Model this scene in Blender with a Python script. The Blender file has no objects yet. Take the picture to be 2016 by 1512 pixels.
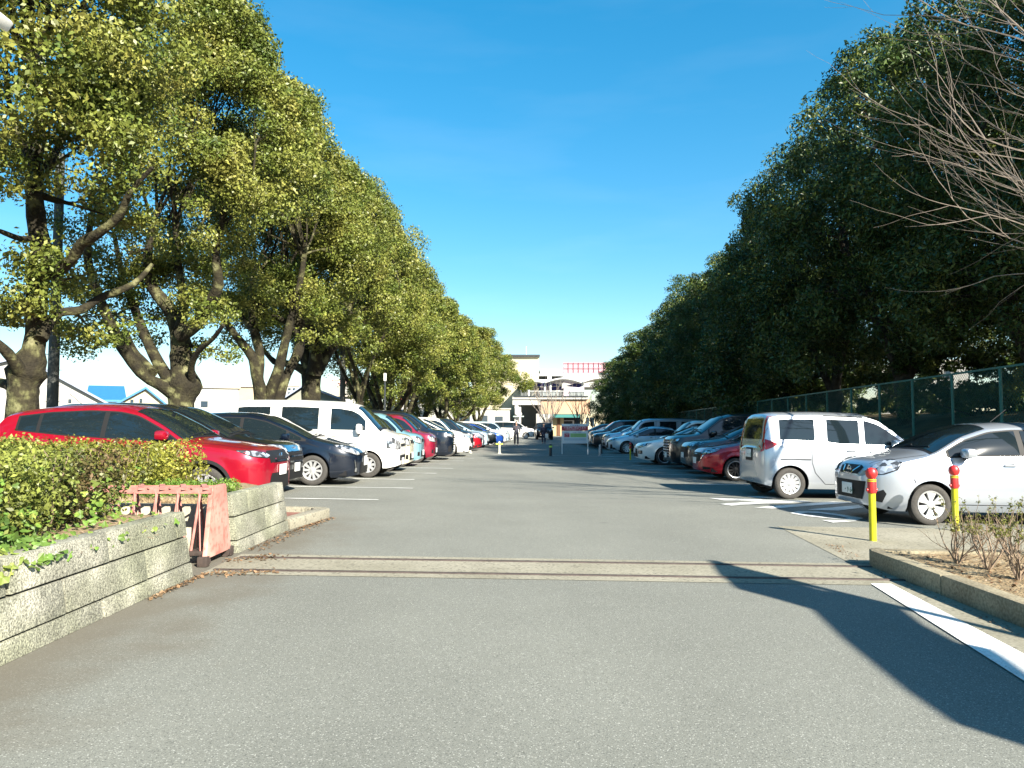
import bpy, bmesh, math, random
import numpy as np
from mathutils import Vector, Matrix, Quaternion
from mathutils.bvhtree import BVHTree
from mathutils.geometry import delaunay_2d_cdt

sc = bpy.context.scene
COL = sc.collection
R = math.radians

# ------------------------------------------------------------------ camera
CAMZ = 1.45
PITCH = math.atan(78 / 1456)
cam_d = bpy.data.cameras.new('camera')
cam = bpy.data.objects.new('camera', cam_d)
COL.objects.link(cam)
cam.location = (0, 0, CAMZ)
cam.rotation_euler = (math.pi / 2 + PITCH, 0, 0)
cam_d.sensor_width = 36
cam_d.lens = 26.0
cam_d.clip_start = 0.05
cam_d.clip_end = 5000
sc.camera = cam

# ------------------------------------------------------------------ sky, sun, exposure
SUN_EL = R(31.5)
TO_SUN = Vector((0.58, -0.815, 0)).normalized()          # behind the viewer, to the right
world = bpy.data.worlds.new('World')
sc.world = world
world.use_nodes = True
wn, wl = world.node_tree.nodes, world.node_tree.links
sky = wn.new('ShaderNodeTexSky')
sky.sky_type = 'NISHITA'
sky.sun_disc = False
sky.sun_elevation = SUN_EL
sky.sun_rotation = math.atan2(TO_SUN.x, TO_SUN.y)
sky.altitude = 50
sky.air_density = 1.0
sky.dust_density = 0.4
sky.ozone_density = 2.2
hs = wn.new('ShaderNodeHueSaturation')
hs.inputs['Saturation'].default_value = 1.74
hs.inputs['Hue'].default_value = 0.489
bg = wn['Background']
bg.inputs['Strength'].default_value = 0.106
gm = wn.new('ShaderNodeGamma'); gm.inputs['Gamma'].default_value = 0.7
wl.new(sky.outputs[0], gm.inputs['Color']); wl.new(gm.outputs[0], hs.inputs['Color'])
# a few faint high wisps low in the sky
w_tc = wn.new('ShaderNodeTexCoord'); w_mp = wn.new('ShaderNodeMapping'); w_mp.inputs['Scale'].default_value = (2.2, 2.2, 11)
w_n = wn.new('ShaderNodeTexNoise'); w_n.inputs['Scale'].default_value = 1.6; w_n.inputs['Detail'].default_value = 7
w_r = wn.new('ShaderNodeMapRange'); w_r.inputs['From Min'].default_value = .50; w_r.inputs['From Max'].default_value = .78; w_r.inputs['To Max'].default_value = .16
w_h = wn.new('ShaderNodeHueSaturation'); w_h.inputs['Saturation'].default_value = .72; w_h.inputs['Value'].default_value = 1.16
w_m = wn.new('ShaderNodeMix'); w_m.data_type = 'RGBA'
wl.new(w_tc.outputs['Generated'], w_mp.inputs['Vector']); wl.new(w_mp.outputs[0], w_n.inputs['Vector']); wl.new(w_n.outputs['Fac'], w_r.inputs['Value'])
wl.new(hs.outputs[0], w_h.inputs['Color']); wl.new(w_r.outputs[0], w_m.inputs[0]); wl.new(hs.outputs[0], w_m.inputs[6]); wl.new(w_h.outputs[0], w_m.inputs[7])
wl.new(w_m.outputs[2], bg.inputs['Color'])
sun_d = bpy.data.lights.new('sun', 'SUN')
sun_d.energy = 4.9
sun_d.angle = R(0.5)
sun_d.color = (1.0, 0.93, 0.80)
sun = bpy.data.objects.new('sun', sun_d)
COL.objects.link(sun)
sdir = Vector((TO_SUN.x * math.cos(SUN_EL), TO_SUN.y * math.cos(SUN_EL), math.sin(SUN_EL)))
sun.rotation_euler = sdir.to_track_quat('Z', 'Y').to_euler()
sc.view_settings.view_transform = 'Standard'
sc.view_settings.look = 'None'
sc.view_settings.gamma = 1
sc.view_settings.exposure = 1.72
sc.cycles.max_bounces = 6
sc.cycles.diffuse_bounces = 3
sc.cycles.glossy_bounces = 3
sc.cycles.transmission_bounces = 4
sc.cycles.transparent_max_bounces = 8

# ------------------------------------------------------------------ ground plane and picture helpers
def G(x, y):
    x = max(-14.0, min(12.0, x)); y = max(-10.0, min(80.0, y))
    return 0.11 - 0.015 * x - 0.004 * y
_c, _s = math.cos(PITCH), math.sin(PITCH)
def ray(px, py):
    u = (px - 1008) / 1456; v = (756 - py) / 1456
    return Vector((u, _c - v * _s, _s + v * _c))
def at(px, py, dz=0.0):
    """ground point seen at a pixel of the photograph"""
    d = ray(px, py)
    t = (1.34 - dz) / (-d.z - .015 * d.x - .004 * d.y)
    return Vector((d.x * t, d.y * t, G(d.x * t, d.y * t) + dz))
def pt(px, py, dist):
    """point at distance dist in front"""
    d = ray(px, py); t = dist / d.y
    return Vector((d.x * t, dist, CAMZ + d.z * t))

# ------------------------------------------------------------------ object helpers
def tag(o, label=None, cat=None, group=None, kind=None):
    if label: o['label'] = label
    if cat: o['category'] = cat
    if group: o['group'] = group
    if kind: o['kind'] = kind
    return o
def thing(name, label, cat, loc=(0, 0, 0), rotz=0.0, group=None):
    o = bpy.data.objects.new(name, None); COL.objects.link(o)
    o.empty_display_size = 0.3
    o.location = loc; o.rotation_euler = (0, 0, rotz)
    return tag(o, label, cat, group)
def link(name, me, parent=None):
    o = bpy.data.objects.new(name, me); COL.objects.link(o)
    if parent: o.parent = parent
    return o
KIDS = {}
def copy_tree(o, parent=None):
    c = o.copy(); COL.objects.link(c); c.parent = parent
    for ch in list(o.children):
        copy_tree(ch, c)
    return c
class MB:
    """collects shapes into one mesh"""
    def __init__(self):
        self.v = []; self.f = []; self.m = []; self.cur = 0
    def add(self, vs, fs, m=None):
        n = len(self.v); self.v += [tuple(p) for p in vs]
        for f in fs:
            self.f.append(tuple(i + n for i in f)); self.m.append(self.cur if m is None else m)
    def box(self, c, s, rot=None, m=None):
        hx, hy, hz = s[0] / 2, s[1] / 2, s[2] / 2
        vs = [Vector((x, y, z)) for x in (-hx, hx) for y in (-hy, hy) for z in (-hz, hz)]
        if rot is not None: vs = [rot @ p for p in vs]
        vs = [p + Vector(c) for p in vs]
        self.add(vs, [(0, 1, 3, 2), (4, 6, 7, 5), (0, 4, 5, 1), (2, 3, 7, 6), (0, 2, 6, 4), (1, 5, 7, 3)], m)
    def bar(self, a, b, w, h=None, m=None):
        a = Vector(a); b = Vector(b); d = b - a
        q = d.to_track_quat('X', 'Z').to_matrix()
        self.box((a + b) / 2, (d.length, w, h or w), q, m)
    def tube(self, pts, rad, n=8, m=None, caps=True):
        pts = [Vector(p) for p in pts]
        if not hasattr(rad, '__len__'): rad = [rad] * len(pts)
        vs = []; fs = []; up = Vector((0.13, 0.31, 0.94)).normalized(); prev = None
        for i, p in enumerate(pts):
            d = (pts[min(i + 1, len(pts) - 1)] - pts[max(i - 1, 0)]).normalized()
            if prev is None:
                a = d.cross(up)
                if a.length < .1: a = d.cross(Vector((1, 0, 0)))
                a.normalize()
            else:
                a = (prev - d * prev.dot(d))
                a = a.normalized() if a.length > 1e-4 else d.orthogonal().normalized()
            prev = a; b = d.cross(a)
            for k in range(n):
                t = 2 * math.pi * k / n
                vs.append(p + (a * math.cos(t) + b * math.sin(t)) * rad[i])
        for i in range(len(pts) - 1):
            for k in range(n):
                k2 = (k + 1) % n
                fs.append((i * n + k, i * n + k2, (i + 1) * n + k2, (i + 1) * n + k))
        if caps:
            fs.append(tuple(range(n))[::-1]); L = (len(pts) - 1) * n
            fs.append(tuple(L + k for k in range(n)))
        self.add(vs, fs, m)
    def lathe(self, prof, n=20, mat=None, m=None):
        """prof: (r, z) about the Z axis; mat: Matrix"""
        vs = []; fs = []
        for r, z in prof:
            for k in range(n):
                t = 2 * math.pi * k / n
                p = Vector((r * math.cos(t), r * math.sin(t), z))
                vs.append(mat @ p if mat else p)
        for i in range(len(prof) - 1):
            for k in range(n):
                k2 = (k + 1) % n
                fs.append((i * n + k, i * n + k2, (i + 1) * n + k2, (i + 1) * n + k))
        self.add(vs, fs, m)
    def prism(self, poly, z0, z1, m=None):
        n = len(poly)
        vs = [Vector((p[0], p[1], z0 if not callable(z0) else z0(p))) for p in poly] + \
             [Vector((p[0], p[1], z1 if not callable(z1) else z1(p))) for p in poly]
        fs = [tuple(range(n))[::-1], tuple(n + i for i in range(n))]
        for i in range(n): fs.append((i, (i + 1) % n, n + (i + 1) % n, n + i))
        self.add(vs, fs, m)
    def build(self, name, mats, parent=None, smooth=False, bevel=0.0, angle=40, normals=True):
        me = bpy.data.meshes.new(name)
        me.from_pydata(self.v, [], self.f)
        if not isinstance(mats, (list, tuple)): mats = [mats]
        for k in mats: me.materials.append(k)
        me.polygons.foreach_set('material_index', self.m)
        if normals or bevel:
            bm = bmesh.new(); bm.from_mesh(me)
            if normals: bmesh.ops.recalc_face_normals(bm, faces=bm.faces)
            if bevel:
                es = [e for e in bm.edges if len(e.link_faces) == 2 and e.calc_face_angle(0) > R(35)]
                bmesh.ops.bevel(bm, geom=es, offset=bevel, segments=2, profile=.6, affect='EDGES', clamp_overlap=True)
            bm.to_mesh(me); bm.free()
        if smooth or bevel:
            me.shade_smooth(); me.set_sharp_from_angle(angle=R(angle))
        me.update()
        return link(name, me, parent)
def np_mesh(name, V, F, mats, parent=None, smooth=False):
    """V (n,3), F (m,k) numpy -> object"""
    me = bpy.data.meshes.new(name)
    nv, (nf, k) = len(V), F.shape
    me.vertices.add(nv); me.vertices.foreach_set('co', V.astype(np.float32).ravel())
    me.loops.add(nf * k); me.loops.foreach_set('vertex_index', F.astype(np.int32).ravel())
    me.polygons.add(nf); me.polygons.foreach_set('loop_start', np.arange(0, nf * k, k, dtype=np.int32))
    me.polygons.foreach_set('loop_total', np.full(nf, k, dtype=np.int32))
    if not isinstance(mats, (list, tuple)): mats = [mats]
    for q in mats: me.materials.append(q)
    me.update(calc_edges=True)
    if smooth: me.shade_smooth()
    return link(name, me, parent)

# ------------------------------------------------------------------ materials
MATS = {}
def mat(name, col=(.5, .5, .5), rough=.6, metal=0.0, spec=.5, coat=0.0, noise=None, bump=None, trans=0.0):
    """noise: (scale, amount, detail) mottles the base colour; bump: (scale, strength, distance)"""
    if name in MATS: return MATS[name]
    m = bpy.data.materials.new(name); m.use_nodes = True
    nt = m.node_tree; b = nt.nodes['Principled BSDF']
    b.inputs['Base Color'].default_value = (*col, 1)
    b.inputs['Roughness'].default_value = rough
    b.inputs['Metallic'].default_value = metal
    b.inputs['Specular IOR Level'].default_value = spec
    if coat:
        b.inputs['Coat Weight'].default_value = coat; b.inputs['Coat Roughness'].default_value = .03
    tc = None
    if noise or bump:
        tc = nt.nodes.new('ShaderNodeTexCoord')
    if noise:
        sc_, am, det = noise
        n = nt.nodes.new('ShaderNodeTexNoise'); n.inputs['Scale'].default_value = sc_
        n.inputs['Detail'].default_value = det; n.inputs['Roughness'].default_value = .65
        r = nt.nodes.new('ShaderNodeValToRGB')
        r.color_ramp.elements[0].position = .3; r.color_ramp.elements[1].position = .7
        r.color_ramp.elements[0].color = (*[max(0, c * (1 - am)) for c in col], 1)
        r.color_ramp.elements[1].color = (*[min(1, c * (1 + am)) for c in col], 1)
        nt.links.new(tc.outputs['Object'], n.inputs['Vector'])
        nt.links.new(n.outputs['Fac'], r.inputs['Fac']); nt.links.new(r.outputs['Color'], b.inputs['Base Color'])
    if bump:
        sc_, st, di = bump
        n2 = nt.nodes.new('ShaderNodeTexNoise'); n2.inputs['Scale'].default_value = sc_; n2.inputs['Detail'].default_value = 5
        bp = nt.nodes.new('ShaderNodeBump'); bp.inputs['Strength'].default_value = st; bp.inputs['Distance'].default_value = di
        nt.links.new(tc.outputs['Object'], n2.inputs['Vector'])
        nt.links.new(n2.outputs['Fac'], bp.inputs['Height']); nt.links.new(bp.outputs['Normal'], b.inputs['Normal'])
    MATS[name] = m
    return m
def ramp_mat(name, layers, rough=.9, bump=None, spec=.3, coord='Object', island=0.0):
    """layers: list of (scale, detail, [(pos,col),...], factor) blended one over the other"""
    if name in MATS: return MATS[name]
    m = bpy.data.materials.new(name); m.use_nodes = True
    nt = m.node_tree; b = nt.nodes['Principled BSDF']; tc = nt.nodes.new('ShaderNodeTexCoord')
    b.inputs['Roughness'].default_value = rough; b.inputs['Specular IOR Level'].default_value = spec
    last = None
    for sc_, det, stops, fac in layers:
        n = nt.nodes.new('ShaderNodeTexNoise'); n.inputs['Scale'].default_value = sc_; n.inputs['Detail'].default_value = det
        nt.links.new(tc.outputs[coord], n.inputs['Vector'])
        r = nt.nodes.new('ShaderNodeValToRGB'); cr = r.color_ramp
        while len(cr.elements) < len(stops): cr.elements.new(.5)
        for e, (p, c) in zip(cr.elements, stops): e.position = p; e.color = (*c, 1) if len(c) == 3 else c
        nt.links.new(n.outputs['Fac'], r.inputs['Fac'])
        if last is None: last = r.outputs['Color']
        else:
            mx = nt.nodes.new('ShaderNodeMix'); mx.data_type = 'RGBA'; mx.blend_type = fac[0]; mx.inputs[0].default_value = fac[1]
            nt.links.new(last, mx.inputs[6]); nt.links.new(r.outputs['Color'], mx.inputs[7]); last = mx.outputs[2]
    if island:
        g = nt.nodes.new('ShaderNodeNewGeometry'); mr = nt.nodes.new('ShaderNodeMapRange')
        mr.inputs['To Min'].default_value = 1 - island; mr.inputs['To Max'].default_value = 1 + island
        nt.links.new(g.outputs['Random Per Island'], mr.inputs['Value'])
        hv = nt.nodes.new('ShaderNodeHueSaturation'); nt.links.new(mr.outputs[0], hv.inputs['Value'])
        nt.links.new(last, hv.inputs['Color']); last = hv.outputs[0]
    nt.links.new(last, b.inputs['Base Color'])
    if bump:
        n2 = nt.nodes.new('ShaderNodeTexNoise'); n2.inputs['Scale'].default_value = bump[0]; n2.inputs['Detail'].default_value = 6
        bp = nt.nodes.new('ShaderNodeBump'); bp.inputs['Strength'].default_value = bump[1]; bp.inputs['Distance'].default_value = bump[2]
        nt.links.new(tc.outputs[coord], n2.inputs['Vector'])
        nt.links.new(n2.outputs['Fac'], bp.inputs['Height']); nt.links.new(bp.outputs['Normal'], b.inputs['Normal'])
    MATS[name] = m
    return m
def leaf_mat(name, stops, trans=.35, rough=.45, spec=.35, island=.35):
    m = ramp_mat(name, [(1.1, 3, stops, None),
                        (9.0, 2, [(.35, (.62, .66, .6)), (.65, (1.0, 1.0, 1.0))], ('MULTIPLY', .8))], rough=rough, spec=spec, island=island)
    nt = m.node_tree; b = nt.nodes['Principled BSDF']; out = nt.nodes['Material Output']
    t = nt.nodes.new('ShaderNodeBsdfTranslucent'); mx = nt.nodes.new('ShaderNodeMixShader'); mx.inputs[0].default_value = trans
    src = b.inputs['Base Color'].links[0].from_socket
    nt.links.new(src, t.inputs['Color'])
    nt.links.new(b.outputs[0], mx.inputs[1]); nt.links.new(t.outputs[0], mx.inputs[2]); nt.links.new(mx.outputs[0], out.inputs['Surface'])
    return m

M_black = mat('black_plastic', (.012, .012, .013), .6, spec=.25)
M_tyre = mat('tyre_rubber', (.045, .042, .038), .85, noise=(30, .25, 3))
M_glass = mat('car_glass', (.008, .014, .018), .03, spec=.75)
M_chrome = mat('chrome', (.75, .76, .78), .12, metal=1.0)
M_alloy = mat('alloy_rim', (.62, .63, .64), .3, metal=.6)
M_rimdark = mat('dark_alloy_rim', (.02, .02, .022), .35)
M_lamp = mat('lamp_glass', (.62, .66, .70), .07, metal=.6, spec=.9)
def _facets():
    nt = M_lamp.node_tree; b = nt.nodes['Principled BSDF']; tc = nt.nodes.new('ShaderNodeTexCoord')
    v = nt.nodes.new('ShaderNodeTexVoronoi'); v.inputs['Scale'].default_value = 14
    r = nt.nodes.new('ShaderNodeValToRGB'); r.color_ramp.interpolation = 'CONSTANT'
    for k, (p_, c_) in enumerate(((0, .12), (.35, .75), (.7, .45))):
        e_ = r.color_ramp.elements[k] if k < 2 else r.color_ramp.elements.new(p_)
        e_.position = p_; e_.color = (c_, c_ * 1.02, c_ * 1.05, 1)
    s_ = nt.nodes.new('ShaderNodeSeparateColor')
    nt.links.new(tc.outputs['Object'], v.inputs['Vector']); nt.links.new(v.outputs['Color'], s_.inputs[0])
    nt.links.new(s_.outputs[0], r.inputs['Fac']); nt.links.new(r.outputs['Color'], b.inputs['Base Color'])
_facets()
M_red = mat('red_lamp', (.40, .008, .012), .1, spec=.8, noise=(30, .3, 2))
M_plate = mat('plate_white', (.72, .73, .72), .5)
M_green = mat('plate_green', (.02, .10, .06), .5)
M_lens = None
M_rubber = mat('seam_dark', (.02, .02, .02), .7)
def paint(name, col, metal=.35, rough=.28):
    return mat(name, col, rough, metal=metal, coat=.9, spec=.5)
P_red = paint('paint_red', (.36, .005, .022), .45)
P_redmz = paint('paint_soul_red', (.40, .008, .02), .45)
P_white = paint('paint_white', (.78, .77, .73), 0.0, .35)
P_silver = paint('paint_silver', (.44, .48, .54), .6, .28)
P_silver2 = paint('paint_pale_silver', (.48, .51, .55), .55, .26)
P_navy = paint('paint_navy', (.004, .008, .018), .2)
P_black = paint('paint_black', (.008, .009, .011), .1)
P_teal = paint('paint_teal', (.20, .38, .44), .3)
P_cream = paint('paint_cream', (.60, .56, .42), 0.0)
P_maroon = paint('paint_crimson', (.26, .010, .035), .4)
P_blue = paint('paint_blue', (.012, .06, .30), .35)
P_grey = paint('paint_dark_grey', (.035, .045, .05), .4)
P_pale = paint('paint_pale_blue', (.45, .58, .66), .3)

# ================================================================== CARS
def smooth_curve(pts, L, sig=.035):
    xs = np.arange(-0.3, L + .3, .01)
    px = [p[0] for p in pts]; pz = [p[1] for p in pts]
    z = np.interp(xs, px, pz)
    k = np.arange(-12, 13) * .01; w = np.exp(-(k / sig) ** 2 / 2); w /= w.sum()
    z2 = np.convolve(np.pad(z, 12, 'edge'), w, 'valid')
    return lambda s: float(np.interp(s, xs, z2))

def car_shell(sp):
    L, W = sp['L'], sp['W']
    top = smooth_curve(sp['top'], L, sp.get('sig', .035)); belt = smooth_curve(sp['belt'], L, .06)
    wr = sp['wr']; ra = wr + sp.get('archgap', .055); axles = (sp['fx'], sp['rx'])
    fr, f0, rr, r0 = sp.get('plan', (.5, .60, .35, .78))
    b0 = sp.get('sill', .20); tum = sp.get('tumble', .26)
    def plan(s):
        s = min(max(s, 0.0), L)
        f = 1.0
        if s < fr:
            q = max(0, 1 - s / fr); f = min(f, f0 + (1 - f0) * (1 - q ** 2.6) ** (1 / 2.6))
        if s > L - rr:
            q = max(0, 1 - (L - s) / rr); f = min(f, r0 + (1 - r0) * (1 - q ** 2.6) ** (1 / 2.6))
        return f
    def bot(s):
        b = b0 + .06 * max(0, 1 - s / .25) + .08 * max(0, 1 - (L - s) / .3)
        for a in axles:
            if abs(s - a) < ra: b = max(b, wr + math.sqrt(ra * ra - (s - a) ** 2))
        return b
    def section(s):
        wb = W / 2 * plan(s); t = top(s); b = bot(s)
        crown = .055 if t > belt(s) + .15 else .05
        ze = t - crown - .03
        zs = min(belt(s), ze - .004)
        zs = max(zs, b + .03)
        arch = any(abs(s - a) < ra for a in axles)
        pts = []
        def ys(z):
            y = wb - .035 * ((z - .62) / .45) ** 2
            if z < .34 and not arch: y -= .05 * ((.34 - z) / .14) ** 1.5
            for a in axles:
                d = math.hypot(s - a, z - wr)
                y += sp.get('flare', .018) * math.exp(-((d - ra) / .07) ** 2)
            sh = sp.get('shoulder', .03)
            y -= sh * max(0, 1 - (zs - z) / .10) ** 2
            return y
        for i in range(11):
            z = b + (zs - b) * i / 10
            pts.append((ys(z), z))
        y0 = pts[-1][0]
        yr = y0 - tum * max(0, ze - zs) - .015 * min(1, max(0, ze - zs) / .2)
        for i in range(1, 6):
            q = i / 5
            pts.append((y0 + (yr - y0) * (q ** 1.25), zs + (ze - zs) * q))
        for u in (.02, .06, .13, .25, .42, .62, .82, 1.0):
            pts.append((yr * (1 - u), ze + (t - ze) * (1 - (1 - u) ** 4)))
        return pts, y0, yr, ze, zs
    ss = set(np.round(np.arange(.0, L, .05), 4))
    ss |= {.0, .012, .03, .055, .08, .115, .15, L, L - .012, L - .03, L - .055, L - .08, L - .115, L - .15}
    for a in axles:
        for q in np.linspace(0, math.pi, 19):
            ss.add(round(a + ra * math.cos(q) * .9999, 4))
        ss |= {round(a - ra - .003, 4), round(a + ra + .003, 4)}
    ss = sorted(s for s in ss if 0 <= s <= L)
    ss = [s for i, s in enumerate(ss) if i == 0 or s - ss[i - 1] > .0025]
    rings = []
    info = []
    for s in ss:
        p, y0, yr, ze, zs = section(s)
        x = L / 2 - s
        ring = [(x, y, z) for y, z in p] + [(x, -y, z) for y, z in p[-2::-1]]
        rings.append(ring); info.append((s, y0, yr, ze, zs))
    n = len(rings[0])
    def cap(ring, dx):
        cz = sum(p[2] for p in ring) / len(ring)
        out = []
        for sc_, d in ((.93, .5), (.75, .85), (.4, 1.0)):
            out.append([(p[0] + dx * d, p[1] * sc_, cz + (p[2] - cz) * sc_) for p in ring])
        return out, (ring[0][0] + dx, 0, cz)
    fcap, fc = cap(rings[0], .035); rcap, rc = cap(rings[-1], -.03)
    allr = fcap[::-1] + rings + rcap
    V = [p for r in allr for p in r]; F = []
    for i in range(len(allr) - 1):
        for k in range(n - 1):
            F.append((i * n + k, i * n + k + 1, (i + 1) * n + k + 1, (i + 1) * n + k))
    # close cap bottoms and centres
    V.append(fc); ic = len(V) - 1
    for k in range(n): F.append((ic, (k + 1) % n, k))
    base = (len(allr) - 1) * n; V.append(rc); ic = len(V) - 1
    for k in range(n): F.append((ic, base + k, base + (k + 1) % n))
    for r_i in list(range(0, 3)) + list(range(len(allr) - 4, len(allr) - 1)):
        F.append((r_i * n + n - 1, r_i * n, (r_i + 1) * n, (r_i + 1) * n + n - 1))
    sp['_'] = dict(top=top, belt=belt, plan=plan, info=info, ra=ra)
    return V, F

class Shell:
    def __init__(self, sp):
        self.sp = sp; self.L = sp['L']; self.W = sp['W']
        V, F = car_shell(sp); self.V = V; self.F = F
        self.bvh = BVHTree.FromPolygons([Vector(v) for v in V], F, all_triangles=False)
        inf = np.array(sp['_']['info']); self.inf = inf
        # plan perimeter for wrapped patches
        def perim(front):
            pts = []
            for s in np.arange(0, 1.2, .01):
                ss = s if front else self.L - s
                y = self.W / 2 * sp['_']['plan'](ss)
                pts.append((self.L / 2 - ss, y))
            pts = [(pts[0][0], 0.0)] + pts
            a = [0.0]
            for p, q in zip(pts, pts[1:]): a.append(a[-1] + math.hypot(q[0] - p[0], q[1] - p[1]))
            return np.array(a), np.array(pts)
        self.per = {True: perim(True), False: perim(False)}
    def y0(self, s): return float(np.interp(s, self.inf[:, 0], self.inf[:, 1]))
    def yr(self, s): return float(np.interp(s, self.inf[:, 0], self.inf[:, 2]))
    def ze(self, s): return float(np.interp(s, self.inf[:, 0], self.inf[:, 3]))
    def zs(self, s): return float(np.interp(s, self.inf[:, 0], self.inf[:, 4]))
    def hit(self, mode, u, v):
        L = self.L
        if mode == 'B0':
            o = Vector((-L / 2 - 2, u, v)); d = Vector((1, 0, 0))
        elif mode in ('L', 'R'):
            sg = 1 if mode == 'L' else -1
            o = Vector((L / 2 - u, sg * 3, v)); d = Vector((0, -sg, 0))
        elif mode == 'T':
            o = Vector((L / 2 - u, v, 4)); d = Vector((0, 0, -1))
        else:
            a, P = self.per[mode == 'F']
            au = abs(u)
            x = float(np.interp(au, a, P[:, 0])); y = float(np.interp(au, a, P[:, 1]))
            x1 = float(np.interp(au + .04, a, P[:, 0])); y1 = float(np.interp(au + .04, a, P[:, 1]))
            x2 = float(np.interp(max(0, au - .04), a, P[:, 0])); y2 = float(np.interp(max(0, au - .04), a, P[:, 1]))
            tx, ty = x1 - x2, y1 - y2
            nrm = Vector((ty, -tx, 0)) if mode == 'F' else Vector((-ty, tx, 0))
            nrm = Vector((abs(nrm.x) * (1 if mode == 'F' else -1), abs(nrm.y), 0)).normalized()
            if au < .2: nrm = Vector((1 if mode == 'F' else -1, 0, 0))
            if u < 0: y = -y; nrm.y = -nrm.y
            o = Vector((x, y, v)) + nrm * 1.0; d = -nrm
        loc, no, idx, dist = self.bvh.ray_cast(o, d, 6)
        if loc is None: return None
        if no.dot(d) > 0: no = -no
        return loc, no
    def patch(self, mb, mode, poly, eps=.005, res=.07, m=None):
        poly = [Vector(p) for p in poly]
        n = len(poly)
        ed = []; vs = []
        for i in range(n):
            a, b = poly[i], poly[(i + 1) % n]; k = max(1, int((b - a).length / res))
            for j in range(k): vs.append(a.lerp(b, j / k))
        ne = len(vs); ed = [(i, (i + 1) % ne) for i in range(ne)]
        xs = [p.x for p in poly]; ys = [p.y for p in poly]
        def inside(p):
            c = False; j = n - 1
            for i in range(n):
                if (poly[i].y > p.y) != (poly[j].y > p.y) and p.x < (poly[j].x - poly[i].x) * (p.y - poly[i].y) / (poly[j].y - poly[i].y) + poly[i].x: c = not c
                j = i
            return c
        def dist(p):
            md = 9
            for i in range(n):
                a, b = poly[i], poly[(i + 1) % n]; d = b - a
                t = max(0, min(1, (p - a).dot(d) / max(1e-9, d.dot(d)))); md = min(md, (p - a - d * t).length)
            return md
        y = min(ys) + res / 2
        while y < max(ys):
            x = min(xs) + res / 2
            while x < max(xs):
                p = Vector((x, y))
                if inside(p) and dist(p) > res * .3: vs.append(p)
                x += res
            y += res
        r = delaunay_2d_cdt(vs, ed, [tuple(range(ne))], 1, 1e-5)
        V2, F2 = r[0], r[2]
        P = []
        for v in V2:
            h = self.hit(mode, v.x, v.y)
            P.append(None if h is None else h[0] + h[1] * eps)
        mp = {}; outv = []; outf = []
        for i, p in enumerate(P):
            if p is not None: mp[i] = len(outv); outv.append(p)
        for f in F2:
            if all(i in mp for i in f): outf.append(tuple(mp[i] for i in f))
        mb.add(outv, outf, m)
    def strip(self, mb, mode, line, w=.008, eps=.004, m=None, res=.05):
        """thin line on the body"""
        pts = []
        for a, b in zip(line, line[1:]):
            a = Vector(a); b = Vector(b); k = max(1, int((b - a).length / res))
            for j in range(k): pts.append(a.lerp(b, j / k))
        pts.append(Vector(line[-1]))
        vs = []; ok = []
        for i, p in enumerate(pts):
            d = (pts[min(i + 1, len(pts) - 1)] - pts[max(0, i - 1)]).normalized(); nn = Vector((-d.y, d.x)) * w / 2
            for q in (p + nn, p - nn):
                h = self.hit(mode, q.x, q.y)
                vs.append(h[0] + h[1] * eps if h else None)
        for i in range(len(pts) - 1):
            q = [vs[2 * i], vs[2 * i + 1], vs[2 * i + 3], vs[2 * i + 2]]
            if all(v is not None for v in q): mb.add(q, [(0, 1, 2, 3)], m)

def wheel_meshes(r, w, style):
    """returns (tyre MB, rim MB) axis along Y, outer face towards -Y"""
    rot = Matrix.Rotation(R(90), 4, 'X')       # z -> -y
    ty = MB(); rr = r * style.get('rr', .68)
    prof = [(rr, -w * .42), (rr + .02, -w * .5), (r - .03, -w * .5), (r - .006, -w * .42), (r, -w * .3), (r, w * .3), (r - .006, w * .42), (r - .03, w * .5), (rr + .02, w * .5), (rr, w * .42)]
    ty.lathe(prof, 36, rot)
    rm = MB(); o = w * .5
    rm.lathe([(rr + .004, o - .012), (rr - .002, o - .002), (rr - .018, o - .008), (rr - .03, o - .05), (rr - .03, -w * .4)], 36, rot, m=0)
    rm.lathe([(rr - .02, o - .07), (.001, o - .07)], 36, rot, m=1)
    n = style.get('n', 10); tw = style.get('tw', .6)
    for k in range(n):
        a = 2 * math.pi * k / n + .2
        w1, w2 = style.get('w', (.018, .03))
        dx = Vector((math.cos(a), math.sin(a), 0)); dy = Vector((-math.sin(a), math.cos(a), 0))
        r1, r2 = .05, rr - .012; z1, z2 = o - .022, o - .012
        vs = []
        for z_off in (0, -.035):
            for q, ww, zz in ((r1, w1, z1), (r2, w2, z2)):
                vs += [rot @ (dx * q + dy * ww + Vector((0, 0, zz + z_off))), rot @ (dx * q - dy * ww + Vector((0, 0, zz + z_off)))]
        rm.add(vs, [(0, 1, 3, 2), (4, 6, 7, 5), (0, 2, 6, 4), (1, 5, 7, 3), (0, 4, 5, 1), (2, 3, 7, 6)], style.get('spm', 0))
    rm.lathe([(.001, o - .008), (.045, o - .01), (.062, o - .02), (.066, o - .06)], 18, rot, m=style.get('spm', 0))
    return ty, rm

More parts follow.
